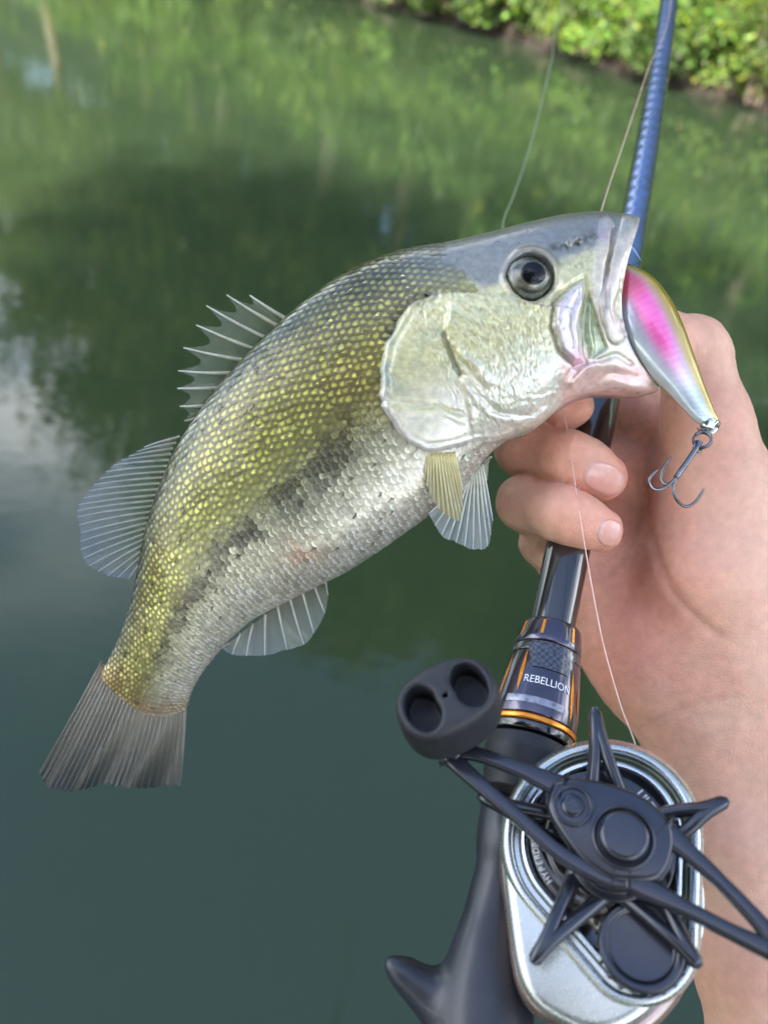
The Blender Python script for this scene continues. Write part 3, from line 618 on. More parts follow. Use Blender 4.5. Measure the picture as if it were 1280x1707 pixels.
LOBE = [(769, 627), (802, 664), (833, 689), (881, 692), (912, 676)]
def gl(x, y, pl, wd): return np.exp(-(pdist(x, y, [tuple(p) for p in curve(pl, 20)]) / wd) ** 2)
def band(x, y, pl, wd): return np.sqrt(np.clip(1 - (pdist(x, y, [tuple(p) for p in curve(pl, 20)]) / wd) ** 2, 0, 1))
def plate(x, y, poly, edge): return np.where(inside(x, y, poly), sstep(0, edge, pdist(x, y, poly + poly[:1])), 0)
def sculpt(x, y):
    """relief of the head in metres, from photo pixels"""
    wx = 7 * (fbm(x / 22, y / 22, 71, 2) - .5); wy = 7 * (fbm(x / 22, y / 22, 77, 2) - .5); x = x + wx; y = y + wy
    r = np.zeros_like(x); ins = inside(x, y, OPER); dd = pdist(x, y, [tuple(p) for p in curve(OPEDGE, 60)])
    r += np.where(ins, 0.0023 * sstep(0, 10, dd), -0.0008 * np.exp(-(dd / 9) ** 2))
    r += np.where(ins, -0.0006 * np.exp(-((dd - 15) / 4) ** 2), 0)
    r -= 0.0009 * gl(x, y, [(637, 668), (698, 676), (735, 678), (769, 692)], 3.5) - 0.0006 * gl(x, y, [(637, 677), (698, 685), (735, 687), (769, 700)], 6)
    side = x - np.interp(y, [p[1] for p in PREOP], [p[0] for p in PREOP]); on = sstep(490, 515, y) * sstep(730, 700, y)
    r += 0.0014 * on * sstep(-4, 5, side) * np.exp(-np.maximum(side, 0) / 80) - 0.0013 * gl(x, y, [(740, 557), (752, 591), (766, 625)], 4.5)
    r += 0.0008 * gl(x, y, [(769, 591), (797, 622), (817, 639)], 7) - 0.0008 * gl(x, y, [(760, 592), (786, 628), (808, 650)], 5)
    r -= 0.0011 * gl(x, y, LOBE, 5) - 0.0009 * gl(x, y, [(775, 640), (806, 680), (838, 704), (886, 704), (914, 688)], 9)
    r -= 0.0006 * gl(x, y, [(784, 715), (786, 740)], 5)
    r += 0.0017 * band(x, y, LIP1, 14) + 0.0005 * band(x, y, LIP2, 12) - 0.0010 * gl(x, y, [(1024, 380), (1014, 430), (1007, 470), (1006, 510)], 4)
    pd = pdist(x, y, PLATE + PLATE[:1]); r += 0.0018 * plate(x, y, PLATE, 10) - np.where(inside(x, y, PLATE), 0, 0.0010 * np.exp(-(pd / 5) ** 2))
    r -= 0.0007 * gl(x, y, [(962, 490), (946, 530), (950, 580)], 4)
    r -= 0.0014 * plate(x, y, GAP, 5) - 0.0008 * gl(x, y, [(984, 510), (982, 550), (988, 590)], 4)
    r -= 0.0012 * gl(x, y, [(989, 604), (1023, 592), (1050, 606)], 5) + 0.0009 * gl(x, y, [(929, 640), (936, 661)], 8)
    r += 0.0014 * gl(x, y, [(954, 642), (972, 620), (992, 608)], 7) + 0.0010 * gl(x, y, [(960, 655), (1010, 648), (1075, 650)], 9) - 0.0010 * gl(x, y, [(985, 640), (1020, 622), (1060, 632)], 9)
    de = np.hypot(x - 885, y - 461); r += 0.0010 * np.exp(-((de - 45) / 6) ** 2) - 0.0040 * sstep(41, 30, de)
    hd = sstep(640, 700, x + .5 * (500 - y)); ck = sstep(470, 520, y) * sstep(1000, 930, x)
    w1 = fbm(x / 11 + .3 * fbm(x / 20, y / 20, 7), y / 6, 3, 3) - .5
    hd = hd * sstep(965, 905, x)
    r += hd * (0.00034 * w1 * (0.5 + ck) + 0.0004 * ck * (np.abs(fbm(x / 5, y / 4.2, 8, 2) - .5) * 2 - .4))
    r -= hd * (0.00008 + .00035 * ck) * np.exp(-(np.abs(fbm(x / 24, y / 16, 15, 2) - .5) / .03) ** 2)
    sp_ = gl(x, y, [(922, 415), (950, 406), (988, 396)], 9); r += sp_ * .0012 * (fbm(x / 7, y / 6, 19, 2) - .5)
    for nx_, ny_ in ((964, 404), (948, 408)): r -= 0.0016 * np.exp(-(np.hypot(x - nx_, y - ny_) / 5) ** 2)
    return r
def is_head(x, y):
    """1 on the scaleless head, 0 on the scaled flank, ragged border on the nape"""
    nz_ = fbm(x / 16, y / 16, 61, 2) - .5; top = sstep(-8, 8, (x - 742) - .9 * (y - 430) * (y > 430) + 60 * nz_) * (y < 540)
    h_ = np.maximum(inside(x, y, OPER).astype(float), top); return np.maximum(h_, sstep(912, 925, x))
def fish_color(x, y, t, u):
    body = ramp(u, [(0, (.075, .08, .065)), (.10, (.085, .085, .045)), (.20, (.17, .155, .055)), (.34, (.25, .235, .08)), (.45, (.32, .31, .13)), (.54, (.37, .36, .19)), (.64, (.42, .40, .27)), (.78, (.52, .48, .36)), (1, (.66, .60, .49))])
    nap = sstep(590, 740, x) * sstep(.34, .08, u); body = lerp(body, np.array([.17, .175, .175]), (.85 * nap)[..., None])
    n1 = fbm(x / 34, y / 34, 11, 3); n2 = fbm(x / 13, y / 13, 4, 3); n3 = fbm(x / 5, y / 5, 14, 2)
    uc = np.interp(t, [6, 9, 12, 15, 18, 20], [.50, .56, .62, .60, .52, .46]); bl = np.exp(-((u - uc - .10 * (n1 - .5)) / .08) ** 2) * sstep(.40, .60, n1 * .6 + n2 * .4 + .03 * sstep(10, 16, t)) * sstep(6.5, 9, t)
    body = lerp(body, np.array([.075, .07, .05]), (0.9 * np.clip(bl * 1.25, 0, 1))[..., None])
    body = body * (0.78 + .44 * n1[..., None])
    pale = np.exp(-((u - uc + .15) / .05) ** 2) * sstep(9, 13, t) * n2; body = lerp(body, np.array([.46, .46, .20]), (.5 * pale)[..., None])
    br2 = np.exp(-(((x - 600) / 90) ** 2 + ((y - 650) / 80) ** 2)); body = lerp(body, np.array([.22, .165, .06]), (.5 * br2)[..., None])
    red = np.exp(-(((x - 512) / 30) ** 2 + ((y - 918) / 26) ** 2)) * sstep(.3, .6, n2); body = lerp(body, np.array([.55, .26, .17]), (.65 * red)[..., None])
    tl = sstep(18.2, 19.6, t); body = lerp(body, np.array([.42, .30, .20]), np.clip(tl * 1.5 * (n1 * 1.2 - .1), 0, .85)[..., None])
    g = fbm(x / 26, y / 26, 21, 3)
    top = sstep(14, -10, y - np.interp(x, [640, 696, 740, 783, 839, 925, 970, 1060], [520, 492, 486, 468, 478, 440, 420, 380]) + 16 * (n2 - .5))
    chk = np.array([.56, .52, .29]) * (.72 + .56 * n3[..., None]); chk = lerp(chk, np.array([.68, .64, .56]), np.clip(sstep(560, 660, y - .30 * (830 - x)) * .95 * (.6 + .6 * n2), 0, 1)[..., None])
    chk = lerp(chk, np.array([.40, .46, .33]), (sstep(.5, .75, g) * .35)[..., None])
    dk = lerp(np.array([.15, .155, .165]), np.array([.24, .24, .21]), (n2 * n3 * 2)[..., None] * np.ones(3) * sstep(380, 480, y)[..., None]); head = lerp(chk, dk, (top * .92)[..., None])
    opb = np.exp(-(((x - 645) / 16) ** 2 + ((y - 620) / 48) ** 2)) * sstep(.3, .6, n2); head = lerp(head, np.array([.20, .28, .30]), (.75 * opb)[..., None])
    yl = gl(x, y, [(637, 674), (698, 681), (735, 682), (769, 696)], 5); head = lerp(head, np.array([.50, .46, .12]), (.6 * yl)[..., None])
    df = gl(x, y, [(740, 557), (752, 591), (766, 625)], 4); head = lerp(head, np.array([.14, .15, .09]), (.85 * df)[..., None])
    rim = np.where(inside(x, y, OPER), np.exp(-(pdist(x, y, OPEDGE[6:13]) / 11) ** 2), 0); head = lerp(head, np.array([.62, .58, .60]), (.8 * rim)[..., None])
    spot = gl(x, y, [(646, 560), (656, 538), (674, 514), (700, 498), (738, 486)], 8) * sstep(.34, .52, n2); head = lerp(head, np.array([.06, .055, .025]), (.9 * spot)[..., None]); body = lerp(body, np.array([.06, .05, .025]), (.85 * spot)[..., None])
    lob = gl(x, y, [(786, 722), (830, 724), (884, 700), (915, 678)], 17); head = lerp(head, np.array([.72, .66, .57]) * (.8 + .4 * n3[..., None]), (.75 * lob)[..., None])
    jaw = sstep(585, 625, y) * sstep(922, 945, x); head = lerp(head, lerp(np.array([.72, .52, .47]), np.array([.70, .40, .36]), n1[..., None]), (.95 * jaw)[..., None])
    head = lerp(head, np.array([.56, .50, .55]), (plate(x, y, PLATE, 8) * .85)[..., None])
    b2 = np.clip(band(x, y, LIP2, 13), 0, 1); head = lerp(head, lerp(np.array([.62, .44, .46]), np.array([.46, .44, .44]), n2[..., None]), (.5 * b2)[..., None]); b1 = band(x, y, LIP1, 16); head = lerp(head, lerp(np.array([.60, .50, .44]), np.array([.34, .32, .28]), np.clip(n2 * 1.1 - .1 + .5 * sstep(430, 365, y), 0, 1)[..., None]), (.9 * np.sqrt(b1))[..., None])
    lg = gl(x, y, [(1024, 380), (1014, 430), (1007, 470), (1006, 510)], 4); head = lerp(head, np.array([.30, .24, .22]), (.6 * lg)[..., None])
    ed = np.exp(-(pdist(x, y, PLATE[2:6]) / 4) ** 2); head = lerp(head, np.array([.24, .22, .17]), (.7 * ed)[..., None])
    head = lerp(head, np.array([.34, .40, .24]) * (.6 + .8 * n3[..., None]), (plate(x, y, GAP, 5) * .9)[..., None]); gd_ = gl(x, y, [(976, 490), (969, 530), (972, 575)], 3.5); head = lerp(head, np.array([.16, .15, .12]), (.7 * gd_)[..., None])
    pk = np.exp(-(np.hypot(x - 962, y - 600) / 17) ** 2); head = lerp(head, np.array([.74, .36, .48]), (.75 * pk)[..., None])
    sn = gl(x, y, [(922, 412), (948, 407), (988, 394)], 8) * sstep(.45, .58, n3 * .5 + n2 * .5); head = lerp(head, np.array([.05, .05, .03]), (.85 * sn)[..., None])
    sn2 = gl(x, y, [(950, 445), (972, 438)], 10) * sstep(.5, .62, n3); head = lerp(head, np.array([.12, .13, .08]), (.6 * sn2)[..., None])
    ey_ = np.exp(-((np.hypot(x - 885, y - 461) - 46) / 6) ** 2); head = lerp(head, np.array([.30, .26, .19]), (.6 * ey_)[..., None])
    ishead = is_head(x, y)
    return lerp(body, head, ishead[..., None]), ishead
fish = empty('fish', wld(cc(1000, 560, .243))); tag(fish, 'olive and silver bass held by its lower jaw with lure in mouth', 'fish')
M_skin = mat('fish_skin', attr=True, rough=0.30, metal=0.22, coat=0.9, coat_rough=0.13, noise=(420, 0.16), bump=[(700, 0.22, 0.0005), (1800, 0.4, 0.00025)], sss=0.08, sss_r=(0.002,))
M_scale = mat('fish_scale', attr=True, rough=0.31, metal=0.38, coat=0.6, coat_rough=0.17, noise=(500, 0.12), bump=[(2200, 0.2, 0.0002)])
M_mouth = mat('mouth_lining', (0.50, 0.30, 0.26), 0.35, noise=(200, 0.2), sss=0.2, bump=[(400, 0.4, 0.0006)])
tt = np.concatenate([np.linspace(0, 6.8, 300, endpoint=False), np.linspace(6.8, 20, 180)]); ph = np.linspace(-math.pi / 2, math.pi / 2, 171)
TT, PH = np.meshgrid(tt, ph, indexing='ij'); Pn, Nn = fish_pt(TT, PH, 1); X, Y = pix(Pn); UU = (1 - np.sin(PH)) / 2
rel = sculpt(X, Y) * np.cos(PH) ** 0.5 * np.minimum(1, (1 - np.abs(np.sin(PH))) * 30) * sstep(19.5, 17, TT)
colN, _ = fish_color(X, Y, TT, UU); Pn = Pn + Nn * rel[..., None]; Pf, _ = fish_pt(TT, PH, -1); Pf = Pf - Nn * rel[..., None]
nph = len(ph); V = np.concatenate([Pn, Pf[:, ::-1][:, 1:-1]], 1); nr = V.shape[1]; colV = np.concatenate([colN, colN[:, ::-1][:, 1:-1]], 1)
# mouth lining: continue the rim inwards in the same continuous skin
rim = V[0]; cen = rim.mean(0); axm = _ax[0]; rings = []
for k, (inn, sc2) in enumerate([(-.0008, .985), (-.0006, .955), (0.002, .93), (.006, .90), (.012, .86), (.020, .74), (.028, .5), (.032, .2)]):
    rings.append(cen + (rim - cen) * sc2 + axm * inn)
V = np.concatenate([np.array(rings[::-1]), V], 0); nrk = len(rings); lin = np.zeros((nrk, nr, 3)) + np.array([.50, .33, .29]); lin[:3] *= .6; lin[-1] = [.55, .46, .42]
colV = np.concatenate([lin, colV], 0)
# close the tail end
body = mk('body', wld(V.reshape(-1, 3)), grid_faces(V.shape[0], nr, True), M_skin, fish, color=colV.reshape(-1, 3))

# scales: overlapping shells in staggered rows on both flanks
arcl = np.concatenate([[0], np.cumsum(np.linalg.norm(np.diff(_mid, axis=0), axis=1))])
SV, SF, SC = [], [], []; nsc = 0; th = np.linspace(-math.pi / 2, math.pi / 2, 7)
s_pos = np.interp(4.2, _t, arcl); rowi = 0; tl_list = []
while True:
    t_ = float(np.interp(s_pos, arcl, _t))
    if t_ > 19.75: break
    stp = 0.00250 * float(np.interp(t_, [5, 7, 12, 16, 19.5], [.92, 1.0, 1.0, .86, .62])); tl_list.append((t_, stp)); s_pos += stp * 0.86
for ri, (t_, stp) in enumerate(tl_list):
    D, Vv, W_, _b2 = fish_frame(t_); half = np.linalg.norm(D - Vv) / 2; pg = np.linspace(-1.5, 1.5, 200); Pg, _ = fish_pt(np.full(200, t_), pg, 1)
    al = np.concatenate([[0], np.cumsum(np.linalg.norm(np.diff(Pg, axis=0), axis=1))]); nn = max(6, int(al[-1] / (stp * 0.98))); q = (np.arange(nn) + (0.5 if ri % 2 else 0.0) + 0.25) / (nn + .5) * al[-1]
    pv = np.interp(q, al, pg) + rng.normal(size=nn) * 0.006; tv = np.full(nn, t_) + rng.normal(size=nn) * 0.012
    for side in (1, -1):
        C0, n0 = fish_pt(tv, pv, side); Ca, _ = fish_pt(tv + 0.06, pv, side); Cb, _ = fish_pt(tv, pv + 0.02, side)
        T_ = unit(Ca - C0); Bv = unit(Cb - C0); Nv = unit(np.cross(T_, Bv)); Nv *= np.sign(np.sum(Nv * n0, -1, keepdims=True)) * side; Bv = unit(np.cross(Nv, T_))
        Cn, _ = fish_pt(tv, pv, 1); x, y = pix(Cn); cl, hd = fish_color(x, y, tv, (1 - np.sin(pv)) / 2)
        keep = (hd < 0.5) & ~inside(x, y, OPER)
        xk, yk = x[keep], y[keep]; C0, T_, Bv, Nv, cl, pk_ = C0[keep], T_[keep], Bv[keep], Nv[keep], cl[keep], ((1 - np.sin(pv)) / 2)[keep]; n = len(C0)
        if not n: continue
        jit = (1 + 0.20 * rng.normal(size=(n, 1))); L_ = stp * 0.92 * (1 + .07 * rng.normal(size=(n, 1))); ups = sstep(.66, .44, pk_)[:, None]; big = fbm(xk / 30, yk / 30, 81, 2)[:, None]; spk = 1 + .75 * (rng.random((n, 1)) - .45) + .9 * (big - .5) - .45 * np.exp(-((pk_[:, None] - .48) / .07) ** 2)
        lift = 0.00021 + 0.00003 * rng.normal(size=(n, 1)); tw = rng.normal(size=(n, 1)) * .05; T_ = unit(T_ + Nv * rng.normal(size=(n, 1)) * .02 + Bv * tw); Bv = unit(np.cross(Nv, T_) + Nv * rng.normal(size=(n, 1)) * .025)
        bf = np.where(yk < 545, sstep(-130, -5, xk - 742 - .9 * (yk - 430) * (yk > 430)), 0)[:, None]; lift = lift * (1 - .7 * bf)
        ctr = np.clip(lerp(cl * .86 * jit, cl * np.array([2.1, 2.15, 1.15]) * spk + np.array([.06, .07, .0]), ups), 0, .9); inn = lerp(cl * .72 * jit ** .5, cl * np.array([.66, .62, .60]), ups); edge = lerp(cl * .62, cl * np.array([.46, .40, .38]), ups); tipc = np.clip(lerp(cl * 1.6 * spk + .06, cl * np.array([.58, .52, .48]), ups), 0, .92)
        ctr = lerp(ctr, cl * 1.1, bf * .7); inn = lerp(inn, cl, bf * .8); edge = lerp(edge, cl * .9, bf * .9); tipc = lerp(tipc, cl, bf * .9)
        hgt_ = lambda p_: -.00005 + (lift + .00005) * ((p_ + .7) / 1.6)
        sj = np.clip(1 + .32 * rng.normal(size=(n, 1)), .35, 1.35); vs_ = [C0 + T_ * L_ * .28 + Nv * (hgt_(.28) + .00007)]; cs_ = [ctr]
        for a_ in th: p_ = .12 + .38 * sj * math.cos(a_); vs_.append(C0 + T_ * L_ * p_ + Bv * L_ * .34 * sj * math.sin(a_) + Nv * (hgt_(p_) + .00005)); cs_.append(inn)
        for a_ in th: p_ = -.1 + 1.0 * math.cos(a_); vs_.append(C0 + T_ * L_ * p_ + Bv * L_ * .74 * math.sin(a_) + Nv * hgt_(p_)); cs_.append(tipc if abs(a_) < .6 else edge)
        for sg in (-1, 1): vs_.append(C0 - T_ * L_ * .7 + Bv * L_ * .6 * sg + Nv * hgt_(-.7)); cs_.append(edge)
        Vs = np.stack(vs_, 1); Cs = np.stack(cs_, 1); k = Vs.shape[1]; fs = []
        for j in range(6): fs += [(0, 1 + j, 2 + j), (1 + j, 8 + j, 9 + j), (1 + j, 9 + j, 2 + j)]
        fs += [(0, 15, 1), (0, 16, 15), (0, 7, 16), (1, 15, 8), (7, 14, 16)]; fs = np.array(fs)
        SF.append((np.arange(n)[:, None, None] * k + fs[None]).reshape(-1, 3) + nsc); SV.append(Vs.reshape(-1, 3)); SC.append(Cs.reshape(-1, 3)); nsc += n * k
sc_o = mk('scales', wld(np.vstack(SV)), np.vstack(SF), M_scale, fish, color=np.vstack(SC)); sc_o['kind'] = 'stuff'

# eyes
M_eye = mat('eye_iris', attr=True, rough=0.25, metal=0.3, noise=(600, 0.2), coat=0.3); M_pupil = mat('pupil', (0.003, 0.003, 0.004), 0.4, spec=0.1, noise=(300, 0.1))
def clear_mat(name, tint=(1, 1, 1), gl=0.12):
    M = bpy.data.materials.new(name); M.use_nodes = True; T = M.node_tree; N = T.nodes; N.clear(); o_ = N.new('ShaderNodeOutputMaterial'); t_ = N.new('ShaderNodeBsdfTransparent'); t_.inputs['Color'].default_value = (*tint, 1)
    g_ = N.new('ShaderNodeBsdfGlossy'); g_.inputs['Roughness'].default_value = 0.03; fr = N.new('ShaderNodeFresnel'); fr.inputs['IOR'].default_value = 1.38; mx_ = N.new('ShaderNodeMixShader')
    T.links.new(fr.outputs[0], mx_.inputs[0]); T.links.new(t_.outputs[0], mx_.inputs[1]); T.links.new(g_.outputs[0], mx_.inputs[2]); T.links.new(mx_.outputs[0], o_.inputs['Surface']); return M
M_cornea = clear_mat('cornea', (.93, .95, .95)); M_clear = clear_mat('clear_plastic', (.82, .86, .86))
def dome(c, ax, rad_, a0, a1, n=14, seg=40, squash=1.0):
    ax = unit(ax); x = unit(np.cross(ax, [0.1, 1, 0.2])); y = np.cross(ax, x); th = np.linspace(0, 2 * math.pi, seg, endpoint=False); al = np.linspace(a0, a1, n)
    V = np.concatenate([c + ax * rad_ * squash * math.cos(q) + rad_ * math.sin(q) * (np.cos(th)[:, None] * x + np.sin(th)[:, None] * y) for q in al]); return V, grid_faces(n, seg, True), np.repeat(al, seg)
TE = np.linspace(2, 5, 60); PE = np.linspace(-.2, 1.2, 80); te, pe = np.meshgrid(TE, PE, indexing='ij'); pp, _ = fish_pt(te, pe, 1); ex, ey = pix(pp); kk = np.unravel_index(np.argmin((ex - 886) ** 2 + (ey - 461) ** 2), ex.shape)
for side in (1, -1):
    p0, n0 = fish_pt(te[kk], pe[kk], side); ax = unit(n0 * side + 0.12 * _up[30] - 0.16 * _ax[30]); er = 43 / FPX * .226; c = p0 - ax * er * 0.62
    V, Fc, al = dome(c, ax, er, 0.01, 2.2, 26); ca = np.interp
    ec = ramp(al, [(0, (.01, .01, .01)), (.46, (.01, .01, .01)), (.47, (.42, .38, .26)), (.51, (.36, .32, .20)), (.55, (.10, .09, .07)), (.80, (.07, .065, .05)), (.88, (.26, .26, .22)), (1.05, (.34, .34, .29)), (1.15, (.22, .20, .14)), (1.35, (.12, .11, .08)), (2.2, (.08, .07, .05))])
    eye = mk('eye', wld(V), Fc, M_eye, fish, color=ec)
    V, Fc, _a = dome(c, unit(ax + .05 * unit(cc(1, 0, 1) * 0 + RT * 0 + np.array([1, -.6, 0]))), er * 1.012, 0.0, 0.46, 10); mk('pupil', wld(V), Fc, M_pupil, eye)
    V, Fc, _a = dome(c + ax * er * .02, ax, er * 1.06, 0.0, 1.45, 18, squash=1.10); mk('cornea', wld(V), Fc, M_cornea, eye)

# fins
M_fin = film_mat('fin_membrane', 0.15, 0.48); M_finD = film_mat('fin_tail', 0.2, 0.16); M_fing = film_mat('fin_gold', 0.22, 0.14)
M_ray = mat('fin_ray', attr=True, rough=0.22, noise=(300, 0.15), coat=0.6, sss=0.1)
def c2(l, s, ox, oy): return [(ox + x / s, oy + y / s) for x, y in l]
def fin(name, base, tip, d0, d1, M, cb, ct, notch=0.0, rw=(.00045, .00015), wave=0.0008, ray_name='ray', sub=5, rows=14, rc=None, nmul=1, bend=0.0, every=1, vexp=.75):
    """membrane strung between rays running from base to tip points (photo pixels), d0/d1 distance at base and tip"""
    nb = len(base); n = (nb - 1) * nmul + 1; q = np.linspace(0, nb - 1, n); Bp, Tp = cr(base, q), cr(tip, q); d0 = np.broadcast_to(np.asarray(d0, float), (nb,)); d1 = np.broadcast_to(np.asarray(d1, float), (nb,))
    nc = (n - 1) * sub + 1; qq = np.linspace(0, nb - 1, nc); fr = np.abs(((np.arange(nc) % sub) / sub)); fr = np.sin(fr * math.pi)
    def pt(qi, v, fr_):
        b_ = cr(base, qi); t_ = cr(tip, qi); dd0 = np.interp(qi, np.arange(nb), d0); dd1 = np.interp(qi, np.arange(nb), d1)
        lin_ = lambda pts: np.stack([np.interp(qi, np.arange(nb), np.array(pts)[:, k]) for k in (0, 1)], -1)
        if notch: t_ = lin_(tip)
        vv = v * (1 - notch * fr_); p = lerp(b_, t_, vv[:, None]); nrm_ = np.stack([-(t_ - b_)[:, 1], (t_ - b_)[:, 0]], -1); p = p + nrm_ * (bend * vv * (1 - vv))[:, None]
        return cc(p[:, 0], p[:, 1], lerp(dd0, dd1, vv)) + np.array([0, 0, 1]) * (wave * np.sin(qi * 2.1 + vv * 3) * vv + 0.00025 * fr_)[:, None]
    vv = np.linspace(0, 1, rows); V = np.stack([pt(qq, np.full(nc, v), fr) for v in vv]); jag = 0
    if not notch: jag = 0.025 * (rng.random(nc) - .6); V[-1] += (V[-1] - V[-2]) * (jag * rows)[:, None]
    cl = lerp(np.array(cb), np.array(ct), (vv ** vexp)[:, None, None]) * (0.92 + 0.16 * rng.random((1, nc, 1))); cl = np.broadcast_to(cl, (rows, nc, 3))
    f_ = mk(name, wld(V.reshape(-1, 3)), grid_faces(rows, nc), M, fish, color=cl.reshape(-1, 3))
    for i_ in range(0, n, every):
        k = 9; v_ = np.linspace(-.02, 1.0, k); P_ = pt(np.full(k, q[i_]), v_, np.zeros(k)) + np.array([0, 0, 1]) * 0.0001
        Vt, Ft = tube(P_, np.linspace(rw[0], rw[1], k), 6); cr_ = lerp(np.array(rc[0]), np.array(rc[1]), v_[:, None]); mk(ray_name, wld(Vt), Ft, M_ray, f_, color=np.repeat(cr_, 6, axis=0))
    return f_
S = 2.0645
sb = c2([(895, 165), (878, 195), (845, 240), (800, 275), (760, 312), (725, 355), (682, 405), (632, 468), (598, 510)], S, 40, 450)
stp_ = c2([(778, 88), (697, 84), (630, 125), (594, 190), (548, 266), (533, 348), (529, 408), (535, 468), (555, 520)], S, 40, 450)
fin('spiny_dorsal_fin', sb, stp_, np.linspace(.2487, .2555, 9), np.linspace(.2467, .254, 9), M_fin, (.16, .19, .11), (.26, .29, .23), notch=0.34, rw=(.0008, .00022), ray_name='spine', sub=8, rc=((.30, .30, .20), (.52, .52, .46)), bend=-.05)
db = c2([(535, 575), (512, 615), (498, 655), (485, 695), (474, 735), (464, 775), (456, 812), (448, 850), (440, 885), (433, 920), (426, 955), (420, 985)], S, 40, 450)
dt = c2([(415, 610), (360, 640), (312, 672), (262, 718), (222, 760), (193, 808), (186, 850), (194, 905), (200, 962), (226, 1018), (288, 1052), (362, 1062)], S, 40, 450)
fin('soft_dorsal_fin', db, dt, np.linspace(.2568, .2625, 12), np.linspace(.254, .263, 12), M_fin, (.15, .18, .10), (.22, .26, .33), rw=(.0005, .00015), rc=((.24, .25, .16), (.30, .33, .36)), bend=.06, nmul=2, sub=3)
fin('tail_fin', [(168, 1106), (178, 1122), (192, 1134), (210, 1143), (230, 1150), (250, 1155), (270, 1157), (292, 1156), (311, 1146)],
    [(66, 1288), (80, 1314), (108, 1318), (140, 1316), (172, 1309), (202, 1310), (235, 1314), (270, 1312), (302, 1308)], np.linspace(.2702, .2706, 9), np.linspace(.273, .277, 9), M_finD, (.36, .31, .24), (.018, .021, .027), rw=(.00036, .0001), rc=((.24, .21, .17), (.024, .028, .036)), nmul=3, sub=3, bend=-.035, vexp=.48)
fin('anal_fin', c2([(975, 138), (940, 152), (900, 170), (860, 190), (820, 215), (780, 243), (740, 272), (700, 303), (660, 335)], 1.939, 40, 900),
    c2([(983, 178), (972, 238), (938, 300), (905, 338), (850, 356), (780, 372), (720, 374), (672, 372), (640, 348)], 1.939, 40, 900), np.linspace(.254, .2595, 9), np.linspace(.252, .2605, 9), M_fin, (.42, .38, .32), (.38, .42, .42), rw=(.0005, .00015), rc=((.48, .43, .36), (.42, .45, .45)), bend=.03)
fin('pelvic_fin', [(804, 776), (797, 784), (790, 791), (783, 798), (776, 804), (768, 810)], [(821, 868), (813, 911), (788, 915), (760, 904), (736, 892), (714, 856)], .243, np.linspace(.246, .236, 6), M_fin, (.34, .34, .28), (.34, .38, .40), rw=(.00045, .00015), rc=((.50, .47, .36), (.55, .58, .56)), nmul=2, sub=3)
fin('pelvic_fin', [(818, 762), (812, 768), (806, 774), (800, 780)], [(806, 760), (812, 800), (806, 824), (790, 826)], .250, .258, M_fin, (.34, .34, .28), (.40, .44, .46), rw=(.0004, .00015), rc=((.50, .47, .36), (.55, .58, .56)), nmul=2, sub=3)
PX0 = [(758, 756), (750, 757), (742, 757), (734, 757), (726, 757), (718, 756), (711, 753)]
fin('pectoral_fin', PX0, [(770, 815), (771, 846), (764, 868), (749, 862), (732, 848), (717, 826), (708, 796)], .2310, np.linspace(.2295, .2325, 7), M_fing, (.46, .38, .16), (.34, .30, .14), rw=(.00045, .00016), rc=((.55, .46, .22), (.46, .42, .24)), nmul=2, sub=3)

# ================================================================== LURE
lure = empty('fishing_lure', wld(cc(1100, 560, .235))); tag(lure, 'silver minnow lure with pink patch and olive back hanging from fish mouth', 'lure')
LS = [((1004, 438), (1010, 424), .2415), ((1012, 474), (1044, 441), .2395), ((1020, 512), (1082, 460), .238), ((1030, 552), (1113, 496), .2365), ((1054, 592), (1136, 541), .235), ((1086, 628), (1154, 590), .234), ((1120, 662), (1172, 640), .2335), ((1149, 693), (1188, 681), .233), ((1168, 710), (1196, 698), .233), ((1177, 716), (1194, 706), .233)]
tL = np.linspace(0, len(LS) - 1, 90); Lp = cr([s[0] for s in LS], tL); Rp = cr([s[1] for s in LS], tL); dL = cr([s[2] for s in LS], tL)[:, 0]
Lc, Rc = cc(Lp[:, 0], Lp[:, 1], dL), cc(Rp[:, 0], Rp[:, 1], dL); mid = (Lc + Rc) / 2; hv = (Rc - Lc) / 2; axl = unit(np.gradient(mid, axis=0)); nl = unit(np.cross(axl, hv)); nl *= np.sign(nl[:, 2:3]); hl = np.linalg.norm(hv, axis=1)
th = np.linspace(0, 2 * math.pi, 48, endpoint=False); V = mid[:, None] + hv[:, None] * np.sin(th)[None, :, None] + (nl * (hl * .62)[:, None])[:, None] * (np.sign(np.cos(th)) * np.abs(np.cos(th)) ** .85)[None, :, None]
x, y = pix(V); sv = np.broadcast_to(np.sin(th), x.shape); tlg = np.broadcast_to(tL[:, None], x.shape)
lc = ramp(sv, [(-1, (.62, .66, .66)), (-.5, (.50, .58, .66)), (0.1, (.46, .55, .66)), (.26, (.46, .50, .50)), (.40, (.46, .38, .16)), (.62, (.46, .33, .06)), (1, (.30, .20, .03))])
q = (tlg - 3.3) / 1.9; pnk = np.exp(-(np.abs(q) ** 3)) * np.exp(-(((sv + .02 + .08 * q) / .42) ** 2) ** 1.5); lc = lerp(lc, np.array([.86, .13, .42]), np.clip(1.15 * pnk, 0, 1)[..., None])
redp = sstep(2.9, 1.9, tlg) * sstep(.55, .2, sv) * sstep(-.95, -.5, sv); lc = lerp(lc, np.array([.70, .07, .10]), redp[..., None] * .85)
rib = 1 + 0.09 * np.sin((tlg * 22 + sv * 3) * 1.6) * np.exp(-((sv + .1) / .5) ** 2); lc = lc * rib[..., None]
M_lure = mat('lure_paint', attr=True, rough=0.24, metal=0.35, coat=1.0, coat_rough=0.08, noise=(300, 0.06), bump=[(1200, 0.06, 0.0002)])
